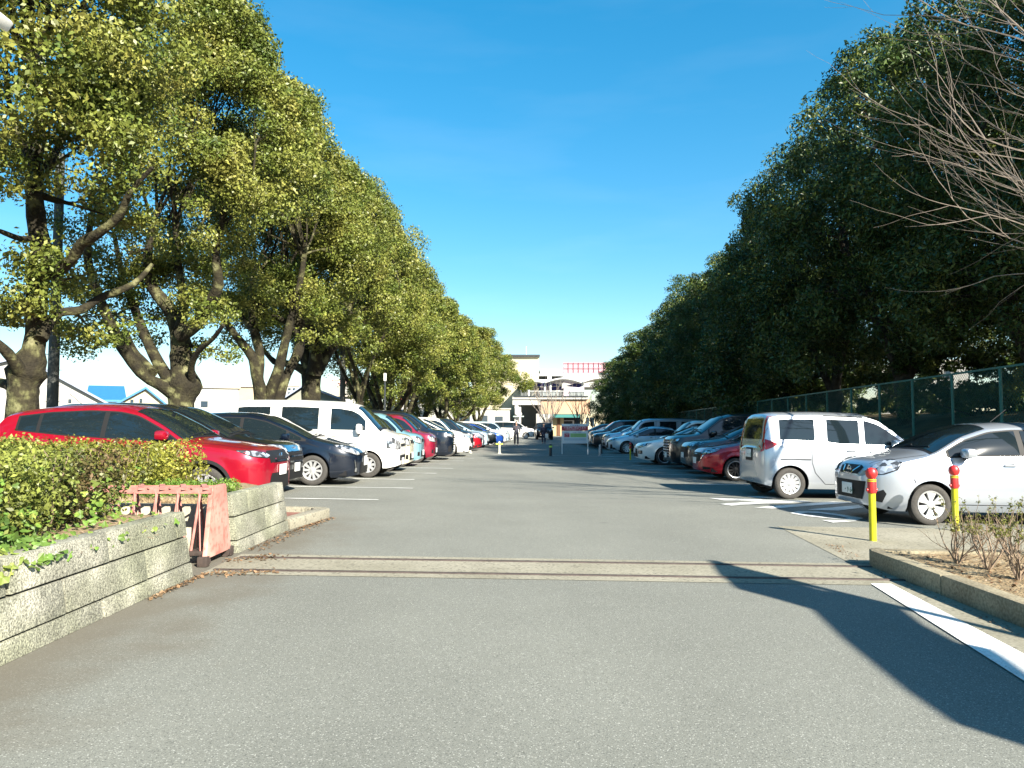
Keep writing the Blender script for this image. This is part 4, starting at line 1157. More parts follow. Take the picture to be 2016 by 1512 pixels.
def traced_trunk(name, m, parent, org, d, limbs, C, seed, tips=34):
    """limbs: (points as frame position + width, depth drift); real tapered wood at distance d"""
    mb = MB(); rd = random.Random(seed); forks = []
    for pts, drift in limbs:
        P_ = []; W_ = []
        for k, (px, py, w) in enumerate(pts):
            dd = d + drift * k / (len(pts) - 1)
            P_.append(pt(px, py, dd) - org); W_.append(w / 1456 * dd / 2)
        # resample smoothly
        Q = []; Rq = []
        for k in range(len(P_) - 1):
            for t in (0, .34, .67):
                p0 = P_[max(k - 1, 0)]; p1 = P_[k]; p2 = P_[k + 1]; p3 = P_[min(k + 2, len(P_) - 1)]
                q = .5 * ((2 * p1) + (p2 - p0) * t + (2 * p0 - 5 * p1 + 4 * p2 - p3) * t * t + (3 * p1 - p0 - 3 * p2 + p3) * t ** 3)
                Q.append(q); Rq.append((W_[k] * (1 - t) + W_[k + 1] * t) * (1 + rd.uniform(-.07, .07)))
        Q.append(P_[-1]); Rq.append(W_[-1])
        mb.tube(Q, Rq, 11)
        forks += list(zip(Q, Rq))[3:]
    zc = [Vector(c) for c in C]; rd.shuffle(zc)
    for i, c in enumerate(zc[:tips]):
        cand = [f for f in forks if f[0].z < c.z + .6 and f[0].z > 1.8] or forks
        f = min(cand, key=lambda f: (f[0] - c).length + rd.uniform(0, 1.0))
        pts, rad = limb(mb, f[0], c, min(f[1] * .6, .09), .014, seed * 77 + i, .45, 6, 6)
        for q in range(3):
            e = c + Vector((rd.uniform(-1, 1), rd.uniform(-1, 1), rd.uniform(-.5, .9))) * 1.0
            limb(mb, pts[3 + q % 2], e, rad[4] * .6, .006, seed * 99 + i * 3 + q, .3, 3, 4)
    return mb.build(name, m, parent, smooth=True, angle=60, normals=False)
def make_traced(seed, label, x, y, limbs, H, z0, Rmax, nb, N, leaf, extra=(), off=(0, 0), group=None, keep=.62):
    root = thing('camphor_tree', label, 'tree', (x, y, G(x, y)), 0, group); org = Vector(root.location)
    C, Rr = crown_blobs(seed, H, z0, Rmax, nb, (.8, 1.5), None, off)
    rd = random.Random(seed)
    both_ = [(c, r) for c, r in zip(C, Rr) if c[2] > z0 + 2.2 or rd.random() < keep]
    C = [c for c, r in both_]; Rr = [r for c, r in both_]
    for px, py, dd, r in extra:
        q = pt(px, py, dd) - org; C.append(tuple(q)); Rr.append(r)
    traced_trunk('trunk', M_bark, root, org, y, limbs, C, seed)
    C2, R2 = lumps(C, Rr, seed, 8)
    V, F = leaf_cloud(C2, R2, N, leaf, seed, centre=np.array([0, 0, (z0 + H) * .5]), shell=.35, flat=.8)
    np_mesh('crown', V, F, M_leafL, root)
    return root

def make_tree(seed, label, H, z0, Rmax, nb, N, leaf, mleaf, mbark, base_h, r, nl, name, group, prof=None, rb=(.85, 1.75), outward=.55, spread=.55, aspect=.55, droop=0, straight=False, sub=46, flat=.8):
    root = thing(name, label, 'tree', group=group)
    C, Rr = crown_blobs(seed, H, z0, Rmax, nb, rb, prof)
    trunk_mesh(seed, C, Rr, base_h, r, nl, 'trunk', mbark, root, spread, straight, sub)
    C2, R2 = lumps(C, Rr, seed)
    V, F = leaf_cloud(C2, R2, N, leaf, seed, outward=outward, centre=np.array([0, 0, (z0 + H) * .45]), aspect=aspect, droop=droop, flat=flat, shell=.35)
    np_mesh('crown', V, F, mleaf, root)
    return root
def put(o, x, y, z, rz, s=1.0, sz=None):
    o.location = (x, y, z); o.rotation_euler = (0, 0, rz); o.scale = (s, s, sz or s)

# ---- left row: camphor trees
LG = 'camphor trees in a row behind the left cars'
protoL = [make_tree(11, '', 12.4, 4.3, 4.6, 54, 120000, .10, M_leafL, M_bark, 2.3, .165, 5, 'camphor_tree', LG),
          make_tree(23, '', 12.3, 4.1, 4.8, 54, 120000, .10, M_leafL, M_bark, 1.5, .30, 5, 'camphor_tree', LG),
          make_tree(37, '', 12.2, 3.4, 4.7, 52, 80000, .135, M_leafL, M_bark, 1.6, .26, 5, 'camphor_tree', LG)]
left = [  # x, y, proto, rot, scale, height scale, label
    (-10.6, 8.6, 1, 2.0, 1.05, 1.08, 'camphor tree whose leafy boughs fill the top left corner, trunk out of view'),
    (-7.3, 35.5, 0, 0.5, 1.0, 1.02, 'camphor tree with slim dark trunk next beyond the grey gabled house'),
    (-7.2, 41.0, 2, 2.1, 1.0, .96, 'camphor tree with pale forked trunk behind the pale blue box car'),
    (-6.8, 47.0, 2, 3.7, 1.0, .94, 'camphor tree mid-row behind the white people carrier'),
    (-6.3, 53.0, 2, 5.0, 1.0, .93, 'camphor tree behind the blue hatchback, seventh full trunk along the row'),
    (-5.8, 59.5, 2, 1.3, 1.0, .91, 'camphor tree third from the far end of the left row'),
    (-5.0, 66.5, 2, 2.9, 1.0, .89, 'camphor tree second from the far end of the left row'),
    (-3.3, 74.5, 2, 4.4, 1.05, .90, 'camphor tree at the far end of the left row, nearest the station')]
usedL = set()
make_traced(101, 'tall camphor tree with lichen-spotted trunk behind the tail of the red car', -8.75, 13.2, [
    ([(42, 900, 62), (45, 800, 54), (47, 762, 56), (52, 735, 74), (66, 690, 44), (72, 640, 37), (74, 560, 40), (84, 505, 42), (74, 450, 36), (68, 380, 30), (70, 320, 27), (80, 230, 22), (75, 120, 16)], .4),
    ([(48, 745, 34), (30, 715, 24), (5, 685, 20), (-40, 650, 16)], -.8), ([(38, 772, 30), (15, 757, 20), (-25, 745, 17), (-70, 700, 12)], .7),
    ([(80, 668, 26), (96, 635, 22), (120, 615, 18), (160, 610, 16), (200, 585, 15), (262, 560, 12), (300, 520, 8)], 1.2),
    ([(84, 535, 30), (115, 532, 24), (145, 505, 20), (160, 480, 22), (190, 462, 20), (235, 425, 16), (255, 380, 12), (300, 330, 8)], -1.0),
    ([(70, 470, 16), (40, 470, 12), (0, 455, 9)], -1.2), ([(72, 360, 18), (110, 300, 13), (150, 220, 9)], 1.5), ([(68, 330, 18), (30, 250, 12), (10, 160, 8)], 1.0)],
    13.6, 6.0, 3.3, 44, 140000, .088, extra=((20, 560, 13.0, .8), (-20, 620, 13.6, .7), (130, 560, 14.2, .6), (170, 640, 14.4, .45), (200, 420, 14.0, .9)), group=LG)
make_traced(103, 'camphor tree with swollen fork and leaning limbs behind the dark minivan', -8.7, 19.4, [
    ([(352, 880, 62), (356, 815, 50), (357, 785, 52), (362, 762, 66), (358, 725, 46), (356, 690, 42), (352, 650, 38), (335, 610, 28), (300, 565, 22), (290, 520, 18), (300, 440, 13)], .6),
    ([(345, 772, 36), (315, 757, 24), (286, 742, 20), (262, 712, 24), (232, 668, 24), (205, 610, 20), (186, 560, 18), (172, 505, 15), (180, 420, 10)], -1.0),
    ([(340, 757, 26), (312, 715, 22), (285, 660, 20), (262, 600, 16), (240, 540, 12), (225, 460, 8)], 1.6),
    ([(300, 735, 20), (285, 715, 16), (262, 690, 16), (245, 650, 12)], .8),
    ([(355, 660, 30), (385, 640, 26), (410, 600, 22), (430, 560, 20), (425, 500, 15), (440, 420, 10)], -1.2),
    ([(378, 752, 16), (377, 720, 12), (392, 690, 11), (418, 668, 9), (440, 640, 7)], -1.4), ([(354, 650, 24), (362, 600, 18), (350, 520, 14), (345, 440, 10)], 1.0)],
    12.4, 5.4, 3.6, 50, 145000, .088, extra=((170, 650, 19.0, .5), (200, 560, 20.0, .9), (300, 620, 20.4, .9), (390, 610, 19.0, .8), (250, 500, 20.0, 1.0), (330, 540, 20, 1.0), (420, 690, 20, .5)), off=(.8, 0), group=LG)
make_traced(107, 'camphor tree with several thin stems behind the white van', -8.3, 24.8, [
    ([(520, 860, 30), (516, 790, 30), (508, 750, 24), (498, 705, 20), (470, 668, 15), (445, 635, 13), (425, 590, 9)], -.8),
    ([(508, 755, 20), (512, 700, 18), (502, 655, 20), (496, 600, 15), (500, 540, 11)], .8),
    ([(528, 860, 26), (530, 785, 24), (548, 730, 20), (560, 680, 18), (575, 620, 15), (590, 560, 12), (600, 500, 9)], -.6),
    ([(540, 860, 26), (550, 780, 22), (566, 735, 18), (588, 690, 20), (590, 640, 22), (580, 600, 16), (560, 540, 10)], 1.0),
    ([(590, 660, 14), (560, 632, 12), (530, 622, 9), (505, 620, 7)], .6), ([(502, 655, 13), (480, 630, 10), (455, 590, 8)], 1.4)],
    12.4, 5.0, 3.4, 52, 125000, .092, extra=((450, 620, 24.5, .9), (520, 600, 25.5, .9), (560, 560, 25, 1.0)), off=(.5, 0), group=LG)
make_traced(109, 'camphor tree with single thick trunk in front of the grey gabled house', -8.0, 30.0, [
    ([(612, 860, 42), (612, 800, 38), (612, 760, 36), (612, 725, 40), (600, 690, 26), (585, 655, 20), (565, 610, 14), (560, 560, 9)], .6),
    ([(618, 735, 34), (622, 700, 24), (615, 660, 20), (600, 610, 16), (605, 540, 10)], -.8),
    ([(604, 735, 18), (585, 722, 15), (560, 715, 14), (540, 712, 12), (520, 690, 8)], .6),
    ([(624, 730, 26), (645, 695, 20), (670, 660, 16), (690, 600, 10)], 1.0)],
    11.8, 5.0, 3.7, 52, 115000, .10, extra=((650, 660, 29.5, .9), (690, 680, 29.0, .8)), off=(.8, 0), group=LG)
for x, y, k, rz, s, szz, lab in left:
    o = protoL[k] if k not in usedL else copy_tree(protoL[k]); usedL.add(k)
    put(o, x, y, G(x, y), rz, s, szz); o['label'] = lab

# ---- right row: dark evergreens
RG = 'dark evergreen trees on the bank behind the fence'
prR = lambda t: (.80 + .2 * t / .3) if t < .3 else max(0.0, 1 - ((t - .3) / .73) ** 2.2) ** .6
protoR = [make_tree(51, '', 12.2, 2.7, 5.0, 76, 115000, .15, M_leafR, M_barkdark, 1.8, .28, 4, 'evergreen_tree', RG, prR, (.9, 1.9), aspect=.34, droop=.9, sub=30, outward=.5, spread=.5),
          make_tree(67, '', 11.6, .9, 4.8, 80, 95000, .17, M_leafR, M_barkdark, 2.0, .26, 3, 'evergreen_tree', RG, prR, (.9, 1.9), aspect=.45, droop=.3, sub=26, straight=True)]
right = [
    (15.7, 11.4, 0, 2.0, .95, 1.22, 'evergreen tree standing out of view to the right, shading the nearest right bays'),
    (16.3, 15.5, 0, 1.0, 1.05, 1.10, 'evergreen tree with drooping leaves at the top right corner behind the bare branches'),
    (15.3, 21.6, 0, 3.2, 1.05, 1.12, 'tall evergreen tree with drooping leaves behind the silver hatchback'),
    (14.7, 27.6, 0, .4, 1.1, 1.20, 'evergreen tree whose dark trunk stands above the roof of the silver box minivan'),
    (14.6, 33.6, 0, 2.2, 1.08, 1.10, 'evergreen tree rising just left of the silver box minivan roof'),
    (14.5, 39.8, 1, 4.0, 1.04, 1.02, 'evergreen tree behind the black big minivan'),
    (14.3, 47.0, 0, 5.1, .98, .92, 'evergreen tree with dark trunk showing above the red hatchback'),
    (14.2, 53.5, 1, 1.7, .98, .92, 'evergreen tree with lit yellow-green top behind the white aero saloon'),
    (14.0, 60.0, 1, 2.9, .98, .90, 'evergreen tree fourth from the far end of the right row'),
    (13.7, 67.0, 1, .2, 1.0, .88, 'evergreen tree third from the far end of the right row'),
    (13.8, 75.0, 1, 3.5, 1.0, .80, 'evergreen tree second from the far end of the right row'),
    (13.6, 84.0, 1, 5.5, 1.05, .78, 'evergreen tree at the far end of the right row, beside the station')]
usedR = set()
for x, y, k, rz, s, szz, lab in right:
    o = protoR[k] if k not in usedR else copy_tree(protoR[k]); usedR.add(k)
    put(o, x, y, bank_z(x, y) - .6, rz, s, szz); o['label'] = lab

# ---- undergrowth on the bank
UG = 'dark evergreen bushes on the bank behind the fence'
bush = None
for i, (x, y, s, lab) in enumerate(((17.3, 25.0, 1.1, 'dark bush behind the fence at the right picture edge'), (15.9, 25.4, 1.05, 'dark bush behind the fence above the windscreen of the silver hatchback'), (16.5, 31.5, .8, 'dark bush behind the fence above the silver minivan bonnet'),
        (16.0, 37.0, .9, 'dark bush behind the fence left of the silver box minivan roof'), (15.5, 44.0, .9, 'dark bush behind the fence above the black big minivan'), (15.5, 51.0, .9, 'dark bush behind the fence above the dark grey crossover'), (15.5, 58.0, 1.0, 'dark bush behind the fence in the far part of the right row'))):
    if bush is None:
        bush = thing('evergreen_bush', '', 'bush', group=UG)
        rd = random.Random(77); Cb = [(rd.uniform(-1.6, 1.6), rd.uniform(-1.8, 1.8), rd.uniform(.3, 2.2)) for _ in range(26)]
        c2, r2 = lumps(Cb, [.6] * 26, 3, 16, (.22, .4)); V, F = leaf_cloud(c2, r2, 26000, .12, 4, aspect=.45, shell=.35)
        np_mesh('foliage', V, F, M_leafR, bush)
        tw = MB()
        for q in range(9): limb(tw, (rd.uniform(-.3, .3), rd.uniform(-.3, .3), -.2), Cb[q], .05, .012, q, .4, 4, 5)
        tw.build('stems', M_barkdark, bush, normals=False); o = bush
    else: o = copy_tree(bush)
    put(o, x, y, bank_z(x, y) - .1, i * 1.1, s); o['label'] = lab

# ---- bare trees
M_barebark = mat('bare_bark', (.21, .175, .145), .8, noise=(20, .3, 3))
M_bareDark = mat('bare_dark_bark', (.09, .07, .055), .9, noise=(20, .3, 3))
def bare(mb, p, d, L_, r, depth, rd, up=.06, spread=.55, minr=.0028):
    if depth == 0 or r < minr: return
    n = 4; pts = [p]; rad = [r]; cur = Vector(p); dd = d.normalized()
    for i in range(n):
        dd = (dd + Vector((rd.uniform(-.13, .13), rd.uniform(-.13, .13), rd.uniform(-.08, .13) + up * .4))).normalized()
        cur = cur + dd * L_ / n; pts.append(cur.copy()); rad.append(r * (1 - .40 * (i + 1) / n))
    mb.tube(pts, rad, 6 if r > .02 else 4, caps=False)
    k = 2 if rd.random() < .45 else 3
    for i in range(k):
        q = pts[n] if i == 0 else pts[rd.choice((1, 2, 2, 3))]
        a = Vector((rd.uniform(-1, 1), rd.uniform(-1, 1), rd.uniform(-.6, .9))); a = (a - dd * a.dot(dd)).normalized()
        nd = (dd + a * (rd.uniform(.12, .35) if i == 0 else spread * rd.uniform(.7, 1.3))).normalized()
        bare(mb, q, nd, L_ * rd.uniform(.66, .88), r * (.62 if i == 0 else .46), depth - 1, rd, up, spread, minr)
ch = thing('cherry_tree', 'bare pale cherry tree whose thin branches reach in from the right edge', 'tree', (9.3, 8.9, G(9.3, 8.9)))
mb = MB(); rd = random.Random(8); mb.tube([(0, 0, -.1), (.05, 0, .8), (0, .05, 1.7), (-.15, .05, 2.3)], [.24, .19, .17, .15], 10)
mb.tube([(-.15, .05, 2.3), (-.1, .1, 3.4), (-.25, .05, 4.6), (-.2, .1, 6.0)], [.15, .13, .10, .06], 8)
for (dx, dy, dz, z_, L_, r_) in ((-1, .05, .05, 4.7, 1.6, .036), (-1, .3, -.02, 4.2, 1.6, .032), (-1, -.1, .12, 5.2, 1.55, .032), (-1, .15, .30, 5.6, 1.6, .032), (-.9, .5, .1, 3.7, 1.4, .030),
                                 (-1, .1, .0, 3.4, 1.5, .028), (-.9, -.1, .55, 5.9, 1.6, .034), (-1, .5, .4, 5.4, 1.7, .03), (-1, .6, .15, 4.9, 1.5, .026), (.6, .2, 1, 5.0, 1.4, .05)):
    bare(mb, Vector((-.18, .07, z_)), Vector((dx, dy, dz)), L_, r_, 8, rd, .0, .50, .0018)
mb.build('trunk', M_barebark, ch, normals=False, smooth=True)
# low bare azaleas in the right bed
M_twig = mat('azalea_twig', (.22, .16, .11), .85, noise=(40, .3, 2))
M_bud = leaf_mat('azalea_leaf', [(.3, (.12, .15, .03)), (.7, (.26, .24, .06))], trans=.3)
def azalea(seed):
    root = thing('bare_shrub', '', 'shrub', group='bare azalea shrubs in the right kerb bed')
    mb = MB(); rd = random.Random(seed); tips = []
    for i in range(6):
        a = 2 * math.pi * i / 6 + rd.uniform(-.4, .4)
        bare(mb, Vector((0, 0, -.02)), Vector((math.cos(a) * .55, math.sin(a) * .55, 1)), .20, .0105, 5, rd, .10, .65, .0012)
    tips = [Vector(v) for v in mb.v if v[2] > .30]
    mb.build('twigs', M_twig, root, normals=False)
    rd.shuffle(tips); tips = tips[:90]
    V, F = leaf_cloud([tuple(t) for t in tips], [.018] * len(tips), 420, .026, seed, aspect=.4)
    np_mesh('leaves', V, F, M_bud, root)
    return root
az = [azalea(s) for s in (3, 5, 9)]
spots = [(1885, 1110, 'bare azalea with budding tips in front of the second yellow post, leftmost of the bed'), (1945, 1122, 'bare azalea second from the left in the right kerb bed'),
         (2006, 1142, 'bare azalea with dense twigs third from the left, close to the picture edge'), (1990, 1093, 'bare azalea behind the front ones, below the sill of the silver hatchback'), (2060, 1100, ''), (1925, 1088, 'small bare azalea near the back edge of the kerb bed')]
for i, (px, py, lab) in enumerate(spots):
    q = at(px, py, .135); o = az[i] if i < 3 else copy_tree(az[i % 3])
    put(o, q.x, q.y, q.z, i * 1.3, [1.0, 1.05, 1.1, .95, 1, .7][i]); o['label'] = lab or 'bare azalea at the far right rim of the kerb bed, by the picture edge'

# ---- hedges, ivy, weeds on the left planter
M_hedge = leaf_mat('leaf_hedge', [(.34, (.15, .095, .05)), (.46, (.12, .14, .035)), (.66, (.25, .28, .06))], trans=.25, island=.5)
M_hedge2 = leaf_mat('leaf_hedge_bright', [(.3, (.18, .20, .035)), (.7, (.34, .33, .06))], trans=.3, island=.45)
M_ivy = leaf_mat('leaf_ivy', [(.3, (.06, .12, .025)), (.5, (.14, .23, .04)), (.7, (.28, .31, .07))], trans=.3, island=.5)
M_weed = leaf_mat('leaf_weed', [(.3, (.10, .20, .03)), (.7, (.22, .34, .06))], trans=.3)
def hedge(name, lab, m, x0, x1, y0, y1, zt, zb, N, leaf, seed):
    rd = random.Random(seed); C = []; Rr = []
    y = y0 + .2
    while y < y1:
        x = x0 + .2
        while x < x1:
            for z in (zb + .2, (zb + zt(x, y)) / 2, zt(x, y) - .17):
                if z > zt(x, y) - .1: continue
                edge = min(x - x0, x1 - x, y - y0, y1 - y)
                if z > zt(x, y) - .3 or edge < .45:
                    C.append((x + rd.uniform(-.1, .1), y + rd.uniform(-.1, .1), z + rd.uniform(-.05, .04))); Rr.append(rd.uniform(.15, .24))
            x += .24
        y += .24
    root = thing(name, lab, 'hedge', (x1, y0, zb))
    org = np.array([x1, y0, zb])
    V, F = leaf_cloud(C, Rr, N, leaf, seed, flat=.9, outward=.6, shell=.7)
    np_mesh('foliage', V - org, F, m, root)
    tw = MB()
    for i in range(140):
        x = rd.uniform(x0 + .15, x1 - .1); yy = rd.uniform(y0 + .1, y1 - .1)
        e = Vector((x + rd.uniform(-.2, .2), yy + rd.uniform(-.2, .2), zt(x, yy) - .05))
        limb(tw, Vector((x, yy, zb)) - Vector(org), e - Vector(org), .009, .003, i, .4, 4, 4)
    tw.build('stems', M_twig, root, normals=False)
hedge('azalea_hedge', 'long clipped hedge of mixed green and brown leaves behind the ivy', M_hedge, -7.4, -3.25, 3.7, 6.42, lambda x, y: 1.36 - .10 * max(0, x + 3.9) - .02 * (y - 4), .62, 90000, .036, 5)
hedge('azalea_hedge', 'bright yellow-green clipped hedge end next to the red car bonnet', M_hedge2, -7.4, -3.95, 7.8, 9.6, lambda x, y: 1.24 - .12 * max(0, x + 4.2), .62, 42000, .04, 6)
rd = random.Random(12)
iv = thing('ivy', 'ivy with large pale green leaves creeping over the top of the granite wall', 'ivy', (-3.0, 4.5, .6))
verts = []; faces = []; vines = MB()
shape = [(0, -.1), (.30, -.30), (.52, .02), (.34, .22), (.30, .40), (.0, .75), (-.30, .40), (-.34, .22), (-.52, .02), (-.30, -.30)]
for i in range(2000):
    y = rd.uniform(1.4, 6.4) if i % 3 else rd.uniform(3.2, 4.8); 
    k = rd.random()
    if k < .62: x = rd.uniform(-3.35, -2.86); z = .66 + rd.uniform(0, .10) + max(0, -x - 3.05) * rd.uniform(0, 1.1)
    elif k < .95: x = rd.uniform(-3.5, -3.15); z = .68 + rd.uniform(0, .5)
    else:
        x = -2.83 + rd.uniform(-.02, .02); z = .68 - abs(rd.gauss(0, .03)); 
    if y > 5.2 and k < .62 and rd.random() < .75: continue
    if y > 6.0 and rd.random() < .5: continue
    s = rd.choice((.022, .028, .034, .04, .052)); 
    if y < 4.6 and rd.random() < .25: s *= 1.25
    nrm = Vector((rd.uniform(.1, 1.0), rd.uniform(-1.0, .2), rd.uniform(.3, 1.1))).normalized()
    t = nrm.cross(Vector((rd.uniform(-1, 1), rd.uniform(-1, 1), rd.uniform(-.4, .2)))).normalized(); b = nrm.cross(t)
    zz = z + G(-2.8, y) - G(-2.8, 4.5) - .03
    c = Vector((x + 3.0, y - 4.5, zz - .6)); n0 = len(verts); verts.append(c + nrm * s * .0)
    for u, v in shape: verts.append(c + t * u * s * 1.3 + b * v * s * 1.3 + nrm * (.12 * s if abs(u) < .1 else -.08 * s))
    for q in range(10): faces.append((n0, n0 + 1 + q, n0 + 1 + (q + 1) % 10))
for i in range(26):
    y = rd.uniform(1.6, 6.3); limb(vines, (rd.uniform(-.4, 0), y - 4.5, .08), (rd.uniform(.0, .22), y - 4.5 + rd.uniform(-.4, .4), rd.uniform(-.05, .08)), .005, .002, i, .5, 6, 4)
mbv = MB(); mbv.v = [tuple(v) for v in verts]; mbv.f = faces; mbv.m = [0] * len(faces)
mbv.build('ivy_leaves', M_ivy, iv, normals=False); vines.build('stems', M_twig, iv, normals=False)
C = [(rd.uniform(-4.15, -3.15) , rd.uniform(7.75, 8.6), .65 + rd.uniform(0, .13)) for _ in range(60)]
V, F = leaf_cloud(C, [.10] * 60, 8000, .035, 3, aspect=.3)
o = np_mesh('weed_tuft', V, F, M_weed); tag(o, 'low feathery bright green weed tuft on the planter behind the folded gate', 'weed', kind='stuff')
# leaf litter
M_litter = leaf_mat('dead_leaf', [(.3, (.12, .065, .035)), (.6, (.24, .15, .085)), (.8, (.36, .27, .17))], trans=.1, island=.5)
def litter(lab, spots_, N, seed, s=.04):
    rs = np.random.RandomState(seed); rd = random.Random(seed); P_ = []
    for _ in range(N):
        (xa, ya, xb, yb, w) = rd.choice(spots_); t = rd.random(); 
        x = xa + (xb - xa) * t + abs(rd.gauss(0, w)); y = ya + (yb - ya) * t + rd.gauss(0, w * .5); P_.append((x, y, G(x, y) + .012))
    P_ = np.array(P_); nr = np.tile([0, 0, 1.0], (N, 1)) + rs.normal(size=(N, 3)) * .35; nr /= np.linalg.norm(nr, axis=1)[:, None]
    a = np.cross(nr, rs.normal(size=(N, 3))); a /= np.linalg.norm(a, axis=1)[:, None]; b = np.cross(nr, a); sz = s * (.4 + .9 * rs.rand(N, 1))
    V = np.stack([P_ - a * sz * .5, P_ + b * sz * .3, P_ + a * sz * .5, P_ - b * sz * .3], 1); V[:, :, 2] = np.maximum(V[:, :, 2], P_[:, None, 2] - .008)
    o = np_mesh('leaf_litter', V.reshape(-1, 3), np.arange(N * 4).reshape(N, 4), M_litter); tag(o, lab, 'leaf litter', kind='stuff')
litter('dry brown leaves blown along the foot of the left wall and kerb', [(-2.74, 9.5, -2.6, 10.6, .05), (-2.75, 9.0, -2.66, 10.2, .08), (-2.78, 7.8, -2.78, 9.2, .10), (-2.8, 7.3, -2.5, 7.5, .18), (-2.75, 6.6, -2.3, 6.7, .12), (-2.74, 5.6, -2.72, 6.6, .03)], 1000, 2)
litter('sparse dry leaves along the right gutter and apron', [(3.35, 5.0, 3.45, 7.5, -.06), (3.5, 7.7, 3.7, 8.8, .12)], 260, 5, .025)
q_ = []
rs = np.random.RandomState(9); N = 3800
x = 3.72 + rs.rand(N) ** 1.3 * 6; y = 1 + rs.rand(N) * 6.35; P_ = np.stack([x, y, .11 - .015 * np.minimum(x, 12) - .004 * y + .145], 1)
nr = np.tile([0, 0, 1.0], (N, 1)) + rs.normal(size=(N, 3)) * .4; nr /= np.linalg.norm(nr, axis=1)[:, None]
a = np.cross(nr, rs.normal(size=(N, 3))); a /= np.linalg.norm(a, axis=1)[:, None]; b = np.cross(nr, a); sz = .035 * (.4 + .9 * rs.rand(N, 1))
V = np.stack([P_ - a * sz * .5, P_ + b * sz * .3, P_ + a * sz * .5, P_ - b * sz * .3], 1)
o = np_mesh('leaf_litter', V.reshape(-1, 3), np.arange(N * 4).reshape(N, 4), M_litter); tag(o, 'pale dry leaves and straw covering the soil of the right kerb bed', 'leaf litter', kind='stuff')

# ================================================================== GATE, POSTS, SIGNS
gt = thing('folding_gate', 'folded accordion gate of faded salmon painted steel in the wall slot', 'gate', (-2.83, 7.2, G(-2.83, 7.2)))
e = MB(); 
yb0, yb1, yt0, yt1, zb_, zt_ = -.27, .33, -.10, .22, .07, .73
vs = []
for xx in (0.0, -.045):
    vs += [(xx, yb0, zb_), (xx, yb1, zb_ + .0), (xx - .02, yt1, zt_), (xx - .02, yt0, zt_)]
e.add(vs, [(0, 1, 2, 3), (7, 6, 5, 4), (0, 4, 5, 1), (1, 5, 6, 2), (2, 6, 7, 3), (3, 7, 4, 0)])
e.build('end_panel', M_salmon, gt, bevel=.008)
fb = MB()
for y0_ in (yb0 - .0, yb1): fb.box((-.03, y0_, .05), (.09, .07, .09))
fb.box((-.12, .02, .115), (.16, .5, .04))
fb.build('gate_foot', M_rust, gt, bevel=.004)
wl_ = MB()
for y0_ in (-.22, .26): wl_.lathe([(.001, -.015), (.045, -.015), (.045, .015), (.001, .015)], 14, Matrix.Translation((-.03, y0_, .045)) @ Matrix.Rotation(R(90), 4, 'X'))
wl_.build('castor', M_rust, gt, smooth=True)
lt = MB(); tp = MB()
for i in range(11):
    x = -.09 - i * .205
    for yy, sg in ((-.20, 1), (.20, -1)):
        lt.bar((x, yy, .08), (x - .06 * sg, yy * .62, .70), .010, .022)
        lt.bar((x - .10, yy * .95, .08), (x - .10 + .06 * sg, yy * .62, .70), .010, .022)
    tp.bar((x + .02, -.15, .705), (x - .13, .16, .725), .05, .012)
    tp.bar((x - .12, -.15, .715), (x + .02, .16, .705), .02, .012)
tp.box((-1.15, -.13, .69), (2.25, .012, .055)); tp.box((-1.15, .15, .69), (2.25, .012, .055))
M_lat = mat('lattice_rust_red', (.36, .15, .125), .7, noise=(12, .35, 4)); lt.build('lattice_bars', M_lat, gt); tp.build('top_bars', M_lat, gt)

M_yel = mat('yellow_paint', (.50, .47, .012), .4, coat=.3, noise=(7, .12, 3))
M_redp = mat('bollard_red', (.52, .022, .022), .4, coat=.4, noise=(12, .15, 3))
def bollard(lab, p, s=1.0):
    r = thing('bollard', lab, 'bollard', p, group='yellow posts with red ball caps'); r.scale = (s, s, s)
    b = MB(); b.lathe([(.001, 0), (.042, 0), (.042, .60), (.001, .60)], 20); b.build('post', M_yel, r, smooth=True)
    c = MB(); c.lathe([(.001, .59), (.050, .59), (.052, .61), (.051, .75), (.048, .765), (.001, .765)], 20)
    c.lathe([(.001, .765), (.044, .77), (.064, .80), (.070, .832), (.064, .866), (.044, .893), (.001, .902)], 20)
    for sg in (1, -1): c.lathe([(.001, 0), (.02, 0), (.02, .016), (.001, .02)], 10, Matrix.Translation((sg * .048, 0, .63)) @ Matrix.Rotation(R(90) * sg, 4, 'Y'))
    c.build('cap', M_redp, r, smooth=True)
    d = MB()
    for z in (.718, .738): d.lathe([(.051, z + .012), (.055, z + .018), (.051, z + .024)], 20)
    d.build('band', M_yel, r, smooth=True)
P1 = at(1719, 1066); P2 = at(1882, 1047); P3 = at(1241, 905)
bollard('yellow post with red ball cap at the corner of the kerb bed', P1)
bollard('yellow post with red ball cap in front of the door of the silver hatchback', P2)
bollard('small far yellow post with red cap in front of the white saloon on the right', P3, .82)
M_white = mat('white_paint', (.75, .74, .70), .5, noise=(9, .08, 3))
M_postw = mat('post_pale', (.60, .60, .52), .5)
M_postd = mat('post_dark', (.03, .035, .04), .4)
M_lime = mat('reflective_lime', (.55, .80, .12), .3)
def lanepost(lab, p, h, mm, band, r_=.05, yb=None):
    r = thing('lane_post', lab, 'post', p, group='short posts set across the lane')
    b = MB(); b.lathe([(.001, 0), (.10, 0), (.10, .02), (r_, .03), (r_, h - .03), (r_ * .6, h), (.001, h)], 14); b.build('post', mm, r, smooth=True)
    if band:
        c = MB(); c.lathe([(r_ + .012, h * .72), (r_ + .014, h * .74), (r_ + .014, h * .84), (r_ + .012, h * .86)], 14); 
        if band == 2: c.box((0, 0, h * .80), (.34, .05, .06))
        c.build('reflective_band', M_lime, r, smooth=True)
lanepost('pale lane post with a lime cross band left of the walking person', at(983, 893), .60, M_postw, 2)
